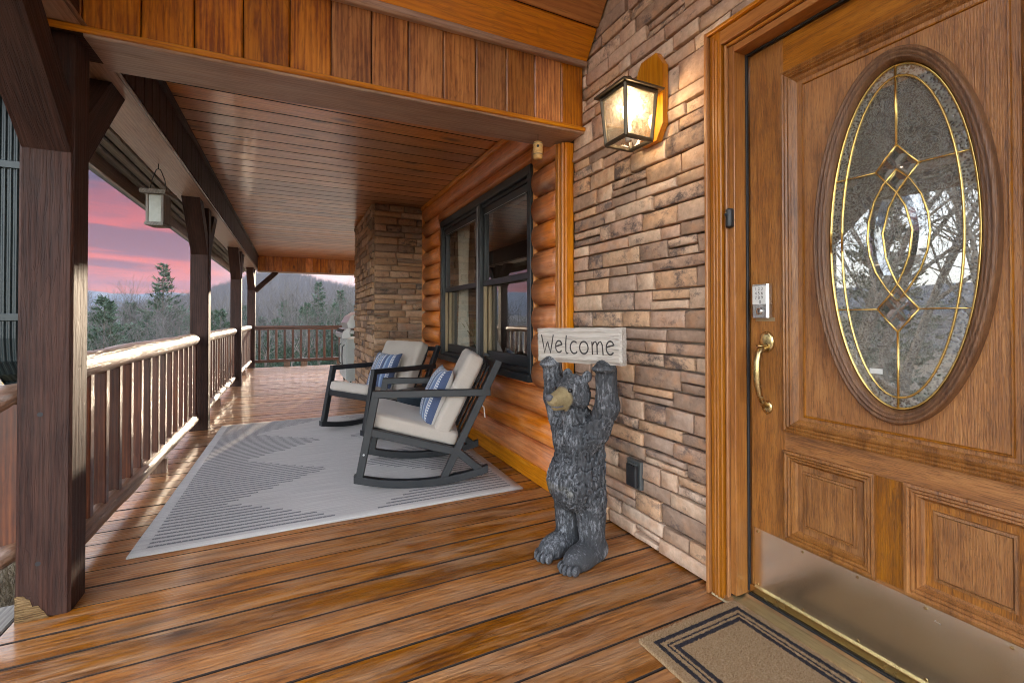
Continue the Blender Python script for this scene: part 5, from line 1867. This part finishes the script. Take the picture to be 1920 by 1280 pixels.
# paint masks stored on the statue: muzzle tan, pale rubbed streak on the belly
BW = BV
mdist = np.minimum(sd_cap(BW, (-.098, 0, .694), (-.148, 0, .690), .047, .036), sd_cap(BW, (-.098, 0, .660), (-.135, 0, .662), .032, .026))
muz = np.clip((.004 - mdist) / .008, 0, 1)
att = bme.attributes.new("muzzle", "FLOAT", "POINT")
att.data.foreach_set("value", muz.astype(np.float32))
m, nt, out = mat_new("painted_bear")
v, r, raw = obj_vec(nt)
geo = nd(nt, "ShaderNodeNewGeometry")
pt = ramp(nt, geo.outputs["Pointiness"], [(.47, 0.0), (.58, 1.0)])
nz = nd(nt, "ShaderNodeTexNoise", Vector=v, Scale=70.0, Detail=6.0, Roughness=.75).outputs[0]
nb = nd(nt, "ShaderNodeTexNoise", Vector=v, Scale=7.0, Detail=5.0, Roughness=.6).outputs[0]
sk = nd(nt, "ShaderNodeTexNoise", Vector=vmth(nt, "MULTIPLY", v, (1, 1, .28)), Scale=95.0, Detail=4.0, Roughness=.7, Distortion=.5).outputs[0]
mixn = mth(nt, "ADD", mth(nt, "MULTIPLY", sk, .45), mth(nt, "ADD", mth(nt, "MULTIPLY", nb, .35), mth(nt, "MULTIPLY", nz, .2)))
dry = mth(nt, "ADD", mth(nt, "MULTIPLY", pt, .42), ramp(nt, mixn, [(.50, 0.0), (.62, .8)]), clamp=True)
col = mixc(nt, dry, (.017, .0175, .020), (.29, .30, .325))
s_ = nd(nt, "ShaderNodeSeparateXYZ", Vector=raw)
pat = mth(nt, "MULTIPLY", ramp(nt, nb, [(.52, 0.0), (.66, .5)]), mth(nt, "MULTIPLY", mth(nt, "LESS_THAN", s_.outputs[2], .34), mth(nt, "GREATER_THAN", s_.outputs[2], .2)))
col = mixc(nt, pat, col, (.26, .24, .16))
ma = nd(nt, "ShaderNodeAttribute", _attribute_name="muzzle")
tanc = mixc(nt, nz, (.20, .145, .065), (.40, .31, .17))
col = mixc(nt, ma.outputs["Fac"], col, tanc)
bsdf(nt, out, Base__Color=col, Roughness=.78, Specular__IOR__Level=.3, Normal=bump(nt, mth(nt, "ADD", nz, sk), .9, .006))
BEAR_M = Matrix.Translation((1.104, 1.722, 0)) @ Matrix.Rotation(R(17), 4, "Z")
bear = tag(add("bear_statue", bme, m, None, BEAR_M, True), "standing black bear statue holding a Welcome sign above its head", "statue")
M["shine"] = plain("glossy_black", (.012, .011, .012), .25)
for s in (-1, 1):
    me = lathe("eye", [(.001, -.010), (.0075, -.007), (.0105, 0), (.0075, .007), (.001, .010)], 12)
    add("eye", me, M["shine"], bear, BEAR_M @ Matrix.Translation((-.0855, s * .036, .728)), True)
me = bpy.data.meshes.new("nose")
bm = bmesh.new()
bmesh.ops.create_uvsphere(bm, u_segments=16, v_segments=10, radius=1)
for v_ in bm.verts:
    v_.co = Vector((v_.co.x * .014, v_.co.y * (.021 if v_.co.z > 0 else .015), v_.co.z * .0155))
bm.to_mesh(me)
bm.free()
M["nose"] = plain("nose_grey", (.10, .10, .115), .55, var=.4, scale=80)
add("nose", me, M["nose"], bear, BEAR_M @ Matrix.Translation((-.173, 0, .704)), True)
me = tubemesh("mouth", [(-.125, -.034, .668), (-.150, -.022, .664), (-.162, 0, .668), (-.150, .022, .664), (-.125, .034, .668)], .0028, 6)
add("mouth_line", me, M["nose"], bear, BEAR_M, True)

# sign with carved lettering, a part of the statue
SH, SLn, ST = .152, .472, .042
V, F = [], []
nx, nz_ = 40, 10
for (yy_, inv) in ((-ST / 2, 0), (ST / 2, 1)):
    for j in range(nz_ + 1):
        for i in range(nx + 1):
            x, z = (i / nx - .5) * SLn, (j / nz_ - .5) * SH
            ex = 1 if i in (0, nx) else 0
            ez = 1 if j in (0, nz_) else 0
            x += ex * .006 * mnoise.noise(Vector((z * 30, i, 2)))
            z += ez * .005 * mnoise.noise(Vector((x * 14, j, 4)))
            dd = .0022 * mnoise.noise(Vector((x * 4, z * 60, 1 + inv)))
            V.append((x, yy_ + (.006 if (ex or ez) else 0) * (1 if inv == 0 else -1) + dd, z))
m_ = nx + 1
N1 = m_ * (nz_ + 1)
for s in (0, 1):
    for j in range(nz_):
        for i in range(nx):
            f = (s * N1 + j * m_ + i, s * N1 + j * m_ + i + 1, s * N1 + (j + 1) * m_ + i + 1, s * N1 + (j + 1) * m_ + i)
            F.append(f if s == 0 else f[::-1])
ring = [i for i in range(m_)] + [j * m_ + nx for j in range(1, nz_ + 1)] + [nz_ * m_ + i for i in range(nx - 1, -1, -1)] + [j * m_ for j in range(nz_ - 1, 0, -1)]
for k in range(len(ring)):
    k2 = (k + 1) % len(ring)
    F.append((ring[k], N1 + ring[k], N1 + ring[k2], ring[k2]))
sgn = mesh_from("sign", V, F)
SIGN_M = BEAR_M @ Matrix.Translation((.004, -.008, .835 + SH / 2)) @ frame((0, 0, 0), (0, -1, 0), (1, 0, 0), (0, 0, 1)) @ Matrix.Rotation(R(-1.2), 4, "Y")
sg = add("welcome_sign", sgn, M["sign"], bear, SIGN_M)
sg["label"] = "weathered grey sign board carved with the word Welcome"
E_ = lambda cx, cy, rx, ry, a0, a1, m=14: [(cx + rx * math.cos(R(a0 + (a1 - a0) * k / m)), cy + ry * math.sin(R(a0 + (a1 - a0) * k / m))) for k in range(m + 1)]
LET = [
    [(-.205, .046), (-.196, .010), (-.186, -.036), (-.172, .006), (-.166, .016), (-.158, -.012), (-.150, -.036), (-.140, .004), (-.130, .046)],     # W
    E_(-.097, -.010, .020, .024, 5, 330) if False else [(-.117, -.006), (-.078, .004)] + E_(-.097, -.006, .020, .026, 20, 320),
    [(-.052, .044), (-.056, .010), (-.056, -.026), (-.050, -.036), (-.042, -.032)],
    E_(-.008, -.008, .022, .026, 50, 320),
    E_(.046, -.008, .023, .026, 80, 440, 20),
    [(.090, .018), (.092, -.036)],
    [(.092, .002), (.100, .016), (.110, .018), (.116, .006), (.117, -.034)],
    [(.117, .002), (.126, .016), (.136, .018), (.143, .006), (.147, -.036)],
    [(.163, -.004), (.202, .006)] + E_(.183, -.006, .020, .027, 22, 320),
]
for st in LET:
    me = tubemesh("stroke", [(x, -ST / 2 - .0006, z) for x, z in st], .0036, 6)
    me.transform(Matrix.Translation((0, -ST / 2, 0)) @ Matrix.Diagonal((1, .35, 1, 1)) @ Matrix.Translation((0, ST / 2, 0)))
    add("letter_stroke", me, M["ink"], sg, SIGN_M, True)

# ------------------------------------------------------------------ land
def ground_z(x, y):
    d = max(0.0, math.hypot(x + .9, max(0, y - 6) * .6 + min(0, y + 2) * .3)) if x < -.9 or y > 11.4 else 0.0
    dd = max(0.0, -x - .9) + max(0.0, y - 11.6) * .8
    if dd <= 0:
        z = -.55
    else:
        z = -.55 - .16 * min(dd, 60) - .035 * max(0, min(dd, 220) - 60)
    return z + .35 * mnoise.noise(Vector((x * .06, y * .06, 0))) * min(1, dd * .1)


M["ground"] = plain("forest_floor", (.15, .11, .07), .95, var=.5, scale=2.0, bmp=.6, bscale=9)
gxs = np.concatenate([-np.geomspace(600, 1.2, 46), [-.9, 0, 1, 2, 4, 8, 14], np.geomspace(20, 500, 16)])
gys = np.concatenate([-np.geomspace(300, 2, 16), [-1, 0, 2, 4, 6, 8, 10, 11.6], 11.6 + np.geomspace(1, 900, 44)])
V, F = [], []
for y in gys:
    for x in gxs:
        V.append((x, y, ground_z(x, y)))
nx = len(gxs)
for j in range(len(gys) - 1):
    for i in range(nx - 1):
        F.append((j * nx + i, j * nx + i + 1, (j + 1) * nx + i + 1, (j + 1) * nx + i))
tag(add("ground", mesh_from("ground", V, F), M["ground"], smooth=True), "leaf-strewn sloping ground falling away from the porch", kind="structure")

# ridges: polar strips round the view, heights read as elevation angles
def ridge(name, dist, prof, col, depth, label, rough=.004, seed=1):
    az = np.linspace(-100, 75, 330)
    ev = np.interp(az, [p[0] for p in prof], [p[1] for p in prof])
    V, F = [], []
    rows = 7
    for k, a in enumerate(az):
        e = R(ev[k]) + rough * (mnoise.noise(Vector((a * .25, seed, 0))) + .5 * mnoise.noise(Vector((a * .9, seed, 4))))
        top = 1.03 + dist * math.tan(e)
        for j in range(rows):
            t = j / (rows - 1)
            dd = dist - depth * (1 - t)
            zz = -28 + (top + 28) * (t ** 1.15)
            zz += (dist * .006) * mnoise.noise(Vector((a * .3, t * 5, seed + 3))) * (1 - t)
            V.append((dd * math.sin(R(a)), dd * math.cos(R(a)), zz))
        V.append(((dist + depth) * math.sin(R(a)), (dist + depth) * math.cos(R(a)), -28))
    m_ = rows + 1
    for k in range(len(az) - 1):
        for j in range(rows):
            F.append((k * m_ + j, (k + 1) * m_ + j, (k + 1) * m_ + j + 1, k * m_ + j + 1))
    mt = plain(name + "_woods", col, .95, var=.22, scale=.05, bmp=.0, anis=(1, 1, .4))
    return tag(add(name, mesh_from(name, V, F), mt, smooth=True), label, kind="structure"), V


# azimuth measured from +Y towards +X, elevation in degrees
ridge("far_hills", 1000, [(-100, 3.2), (-40, 3.0), (-22, 3.2), (-18, 2.6), (-14, 2.25), (-11, 2.5), (-8, 2.3), (-4, 2.2), (20, 2.0), (75, 2.4)], (.050, .052, .062), 380, "far blue hills on the horizon", seed=1)
hill, HV = ridge("near_hill", 460, [(-100, .5), (-30, .2), (-14, .4), (-9, 1.9), (-6.5, 2.7), (-3.5, 4.05), (-1.5, 4.65), (.5, 4.3), (3, 3.6), (6, 2.9), (10, 2.2), (18, 1.6), (75, 1.5)], (.070, .060, .055), 300, "wooded hill rising behind the far railing", seed=2)


def hill_point(a, t):
    az = np.linspace(-100, 75, 330)
    k = int(np.clip(np.searchsorted(az, a), 1, 328))
    rows, m_ = 7, 8
    j = min(rows - 2, int(t * (rows - 1)))
    f = t * (rows - 1) - j
    A, B = Vector(HV[k * m_ + j]), Vector(HV[k * m_ + j + 1])
    return A.lerp(B, f)


# bare woods on the hill: too far to count, one mass
rs = random.Random(21)
V, F = [], []
for q in range(15000):
    a = rs.uniform(-14, 14)
    t = 1 - .75 * rs.random() ** 1.6
    p = hill_point(a, t)
    h = rs.uniform(5, 9.5)
    wv = rs.uniform(1.2, 3.0)
    tx = Vector((math.cos(R(a)), -math.sin(R(a)), 0))
    for w in range(6):
        o = rs.uniform(-1, 1)
        b = len(V)
        base = p + tx * (o * wv * .35)
        tip = p + tx * (o * wv * 1.3) + Vector((0, 0, h * rs.uniform(.75, 1.05)))
        th_ = rs.uniform(.05, .13)
        V += [base - tx * th_, base + tx * th_, tip]
        F.append((b, b + 1, b + 2))
M["fartwig"] = plain("far_twigs", (.10, .085, .078), .95, var=.3, scale=.2)
M["fartwig"].use_backface_culling = False
tag(add("distant_woods", mesh_from("woods", V, F), M["fartwig"]), "grey bare woods covering the hillside", "woods", kind="stuff")

# ------------------------------------------------------------------ trees
M["bark"] = plain("grey_bark", (.12, .10, .085), .9, var=.35, scale=6, bmp=.5, bscale=30, anis=(3, 3, 1))
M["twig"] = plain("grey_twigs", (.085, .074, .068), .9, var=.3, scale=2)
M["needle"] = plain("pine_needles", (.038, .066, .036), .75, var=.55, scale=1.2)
M["needle2"] = plain("sunlit_pine_needles", (.085, .10, .045), .75, var=.5, scale=1.0)  # sunlight on the needles put into a paler, warmer colour


def bare_tree(seed, h=16.0, spread=.5):
    rs = random.Random(seed)
    TV, TF, CV, CF = [], [], [], []

    def limb(V, F, p, q, r0, r1, n):
        d = (q - p).normalized()
        u = d.orthogonal().normalized()
        w = d.cross(u)
        b = len(V)
        for c, r in ((p, r0), (q, r1)):
            for k in range(n):
                a = 2 * math.pi * k / n
                V.append(c + u * math.cos(a) * r + w * math.sin(a) * r)
        for k in range(n):
            F.append((b + k, b + (k + 1) % n, b + n + (k + 1) % n, b + n + k))

    def grow(p, d, L, r, lev):
        seg = 3 if lev == 0 else 2
        for s in range(seg):
            d2_ = (d + Vector((rs.gauss(0, .10), rs.gauss(0, .10), rs.gauss(.03, .05))) * (1 + lev * .4)).normalized()
            q = p + d2_ * (L / seg)
            r1 = r * (.80 if s < seg - 1 else .68)
            if lev <= 1:
                limb(TV, TF, p, q, r, r1, 6 if lev == 0 else 4)
            else:
                limb(CV, CF, p, q, max(r, .012), max(r1, .009), 3)
            if lev < 4:
                nb = (2 if s else 1) if lev < 3 else (1 if rs.random() < .8 else 2)
                if lev == 0 and s == 0:
                    nb = 0
                for _ in range(nb):
                    az = rs.uniform(0, 6.283)
                    tilt = rs.uniform(.45, 1.0) * (spread + .35)
                    u = d2_.orthogonal().normalized()
                    u.rotate(Quaternion(d2_, az))
                    nd_ = (d2_ * math.cos(tilt) + u * math.sin(tilt))
                    nd_.z += .12
                    grow(q, nd_.normalized(), L * rs.uniform(.48, .72), r1 * .62, lev + 1)
            p, d, r = q, d2_, r1
        if lev < 4:
            grow(p, d, L * .66, r, lev + 1)

    grow(Vector((0, 0, -.4)), Vector((0, 0, 1)), h * .5, h * .0125, 0)
    return mesh_from("trunk", TV, TF), mesh_from("twigs", CV, CF)


def pine_tree(seed, h=17.0, w=3.4, bare=.18, droop=.05, dens=1.0):
    rs = random.Random(seed)
    CV, CF = [], []
    BV_, BF_ = [], []
    z = h * bare
    while z < h * .985:
        t = (z - h * bare) / (h * (1 - bare))
        R0 = w * (1 - t) ** .75 * rs.uniform(.7, 1.08) + .25
        nb = max(3, int(rs.uniform(4.5, 7.5)))
        for k in range(nb):
            az = rs.uniform(0, 6.283)
            L = R0 * rs.uniform(.55, 1.12)
            rise = rs.uniform(.02, .32) + t * .45
            u = Vector((math.cos(az), math.sin(az), rise)).normalized()
            p0 = Vector((0, 0, z + rs.uniform(-.2, .2)))
            sdv = Vector((-math.sin(az), math.cos(az), 0))
            b = len(BV_)
            tip = p0 + u * L
            BV_ += [p0 + sdv * .03, p0 - sdv * .03, tip]
            BF_.append((b, b + 1, b + 2))
            nc = int((4 + L * 6.5) * dens)
            for c in range(nc):
                f = rs.uniform(.25, 1.04)
                wid = .36 * L * (1.15 - f) + .18
                c0 = p0 + u * (L * f) + sdv * rs.gauss(0, wid * .5) + Vector((0, 0, rs.gauss(0, .09) - droop * L * f * f))
                ln = rs.uniform(.26, .52)
                dr = (u * .8 + sdv * rs.gauss(0, .8) + Vector((0, 0, rs.gauss(.25, .4)))).normalized()
                pr = dr.cross(Vector((rs.gauss(0, 1), rs.gauss(0, 1), rs.gauss(0, 1)))).normalized() * rs.uniform(.05, .11)
                b = len(CV)
                CV += [c0 - pr, c0 + pr, c0 + dr * ln]
                CF.append((b, b + 1, b + 2))
        z += h * rs.uniform(.018, .034)
    tr = tubemesh("trunk", [(0, 0, -.6), (0, 0, h * .5), (0, 0, h * .97)], [h * .014, h * .009, .03], 7)
    bm = bmesh.new()
    bm.from_mesh(tr)
    me2 = mesh_from("b", BV_, BF_)
    bm.from_mesh(me2)
    bm.to_mesh(tr)
    bm.free()
    return tr, mesh_from("crown", CV, CF)


bares = [bare_tree(31 + k, h, s) for k, (h, s) in enumerate(((16, .45), (14, .6), (18, .4), (12, .7), (15, .5)))]
pines = [pine_tree(51, 18, 4.6, .10, .04, 1.35), pine_tree(52, 16, 4.2, .08, .04, 1.5), pine_tree(53, 14, 4.6, .06, .12, 1.4), pine_tree(54, 19, 3.0, .25, .02, 1.1)]
print("tree tris", [len(a.polygons) + len(b.polygons) for a, b in bares + pines])


def plant(kind, meshes, az, dist, base=None, scale=1.0, label="", cat="tree", group=None, rot=None, mats=None, top_el=None):
    x, y = dist * math.sin(R(az)), dist * math.cos(R(az))
    z = ground_z(x, y) if base is None else base
    t = empty(kind, (x, y, z), label, cat, group)
    mw = Matrix.Translation((x, y, z)) @ Matrix.Rotation(rot if rot is not None else random.uniform(0, 6.28), 4, "Z") @ Matrix.Scale(scale, 4)
    add("trunk", meshes[0], mats[0], t, mw)
    add("crown", meshes[1], mats[1], t, mw)
    return t


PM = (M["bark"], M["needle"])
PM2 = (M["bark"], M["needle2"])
BM = (M["bark"], M["twig"])
random.seed(77)


def scale_for(az, dist, el, h):
    """scale so that the crown's top stands at elevation el (degrees) above the lens"""
    x, y = dist * math.sin(R(az)), dist * math.cos(R(az))
    return (1.03 + dist * math.tan(R(el)) - ground_z(x, y)) / h


# named pines one can point at (azimuth, distance, top elevation)
for (i, az, dist, el, lab) in (
        (2, -15.4, 36, 2.0, "broad layered pine just right of the nearest post"),
        (0, -11.2, 62, 5.2, "tallest pine, rising against the pink sky left of the second post"),
        (1, -13.6, 66, 1.5, "dark pine between the layered pine and the tallest pine"),
        (1, -8.4, 60, 2.9, "green pine crown close left of the second post"),
        (1, -4.6, 70, 1.3, "low green pine seen between the second and third posts"),
        (0, 2.6, 58, 4.0, "pointed sunlit pine in the middle above the far railing"),
        (1, 4.9, 60, 3.1, "rounded sunlit pine right of the pointed one above the far railing"),
        (2, -18.6, 44, 1.3, "pine mostly hidden behind the nearest post")):
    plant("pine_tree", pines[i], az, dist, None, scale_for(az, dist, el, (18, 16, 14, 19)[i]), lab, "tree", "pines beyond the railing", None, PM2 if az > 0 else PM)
rs = random.Random(15)
for q in range(64):
    az = -20.5 + 31 * (q + rs.uniform(.1, .9)) / 64
    dist = rs.uniform(36, 100)
    i = rs.randrange(3)
    el = rs.uniform(-1.4, 1.1) + (.8 if az > -1 else 0)
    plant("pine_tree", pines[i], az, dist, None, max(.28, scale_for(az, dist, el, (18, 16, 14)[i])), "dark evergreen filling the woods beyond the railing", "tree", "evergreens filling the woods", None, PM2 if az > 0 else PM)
# bare trees of the slope
rs = random.Random(5)
k = 0
for ring_d, cnt, lo_, hi_ in ((32, 15, -1.4, .6), (46, 20, -.6, 1.2), (64, 24, .4, 1.8), (90, 26, 1.0, 2.0)):
    for q in range(cnt):
        az = -21 + 32 * (q + rs.uniform(.15, .85)) / cnt
        dist = ring_d * rs.uniform(.88, 1.14)
        i = rs.randrange(5)
        el = rs.uniform(lo_, hi_) + (1.0 if az > -1 else 0)
        plant("bare_tree", bares[i], az, dist, None, max(.3, scale_for(az, dist, el, (16, 14, 18, 12, 15)[i] * .98)), "bare grey deciduous tree in the woods beyond the railing", "tree", "bare trees beyond the railing", None, BM)
for (az, dist, el) in ((8.2, 30, 5.2), (6.9, 34, 4.2)):
    plant("bare_tree", bares[3], az, dist, None, scale_for(az, dist, el, 12), "thin bare tree against the pale sky beside the chimney", "tree", "bare trees beside the chimney", None, BM)
# woods on the open left side, seen in the door glass
for q in range(34):
    az = -33 - 67 * (q + rs.uniform(.1, .9)) / 34
    dist = rs.uniform(13, 34) if az < -45 else rs.uniform(22, 36)
    i = rs.randrange(5)
    plant("bare_tree", bares[i], az, dist, None, rs.uniform(.8, 1.15), "tall bare tree reflected in the door's oval glass", "tree", "bare trees left of the porch", None, BM)
for q in range(5):
    az = -35 - 60 * (q + rs.uniform(.1, .9)) / 5
    plant("pine_tree", pines[q % 4], az, rs.uniform(26, 40), None, .9, "dark pine mirrored dimly in the door's oval glass", "tree", "pines left of the porch", None, PM)

# ------------------------------------------------------------------ bushes by the railing
M["leaf_y"] = plain("yellow_leaves", (.30, .24, .035), .7, var=.5, scale=9)


def bush(loc, rx, rz, n, mat, label, seed):
    rs = random.Random(seed)
    b = empty("shrub", loc, label, "shrub")
    V, F = [], []
    for k in range(n):
        while True:
            p = Vector((rs.uniform(-1, 1), rs.uniform(-1, 1), rs.uniform(-1, 1)))
            if p.length < 1 and p.length > .35:
                break
        p = Vector((p.x * rx, p.y * rx, rz + p.z * rz))
        d = Vector((rs.gauss(0, 1), rs.gauss(0, 1), rs.gauss(.2, 1))).normalized()
        e = d.orthogonal().normalized()
        e.rotate(Quaternion(d, rs.uniform(0, 6.28)))
        l_, w = rs.uniform(.025, .05), rs.uniform(.010, .018)
        i = len(V)
        V += [p, p + d * l_ * .5 + e * w, p + d * l_, p + d * l_ * .5 - e * w]
        F.append((i, i + 1, i + 2, i + 3))
    add("leaves", mesh_from("leaves", V, F), mat, b, Matrix.Translation(loc))
    SV = []
    bm = bmesh.new()
    for k in range(9):
        a = rs.uniform(0, 6.28)
        me = tubemesh("stem", [(0, 0, -.3), (rs.gauss(0, .05), rs.gauss(0, .05), rz * .7), (rx * .7 * math.cos(a), rx * .7 * math.sin(a), rz * 1.5)], [.010, .007, .003], 5)
        bm.from_mesh(me)
    me = bpy.data.meshes.new("stems")
    bm.to_mesh(me)
    bm.free()
    add("stems", me, M["bark"], b, Matrix.Translation(loc))
    return b


zb = .80
bush((-1.42, 4.05, -.42), .42, .56, 1700, M["leaf_y"], "yellow green shrub peeping over the log rail", 1)
bush((-1.75, 3.2, -.5), .5, .58, 1500, M["leaf_y"], "yellow green shrub below the downspout", 2)
# dry brush on the ground below the stair rail
rs = random.Random(9)
V, F = [], []
for k in range(5200):
    x, y = rs.uniform(-3.2, -1.05), rs.uniform(2.3, 4.6)
    z = ground_z(x, y)
    l_ = rs.uniform(.08, .40)
    a = rs.uniform(0, 6.28)
    tip = Vector((x + rs.gauss(0, .14), y + rs.gauss(0, .14), z + l_))
    w = .004
    i = len(V)
    V += [(x - w * math.cos(a), y - w * math.sin(a), z), (x + w * math.cos(a), y + w * math.sin(a), z), tip]
    F.append((i, i + 1, i + 2))
M["straw"] = plain("dry_straw", (.22, .17, .11), .9, var=.5, scale=8)
tag(add("dry_brush", mesh_from("brush", V, F), M["straw"]), "dry grass and brush on the ground beside the steps", "brush", kind="stuff")

# ------------------------------------------------------------------ evening haze
hm, nt, out = mat_new("haze_air")
pv = nd(nt, "ShaderNodeVolumePrincipled", Color=(.20, .27, .44, 1), Density=.00024, Anisotropy=.15)
nt.links.new(pv.outputs[0], out.inputs["Volume"])
HAZE_LO, HAZE_HI = (-1450, -450, -60), (1450, 1450, 90)
lo, hi = Vector(HAZE_LO), Vector(HAZE_HI)
bm = bmesh.new()
bmesh.ops.create_cube(bm, size=1.0)
bm.transform(Matrix.Translation((lo + hi) / 2) @ Matrix.Diagonal((*(hi - lo), 1)))
me = bpy.data.meshes.new("haze")
bm.to_mesh(me)
bm.free()
tag(add("haze", me, hm), "thin evening haze over the valley", kind="stuff")
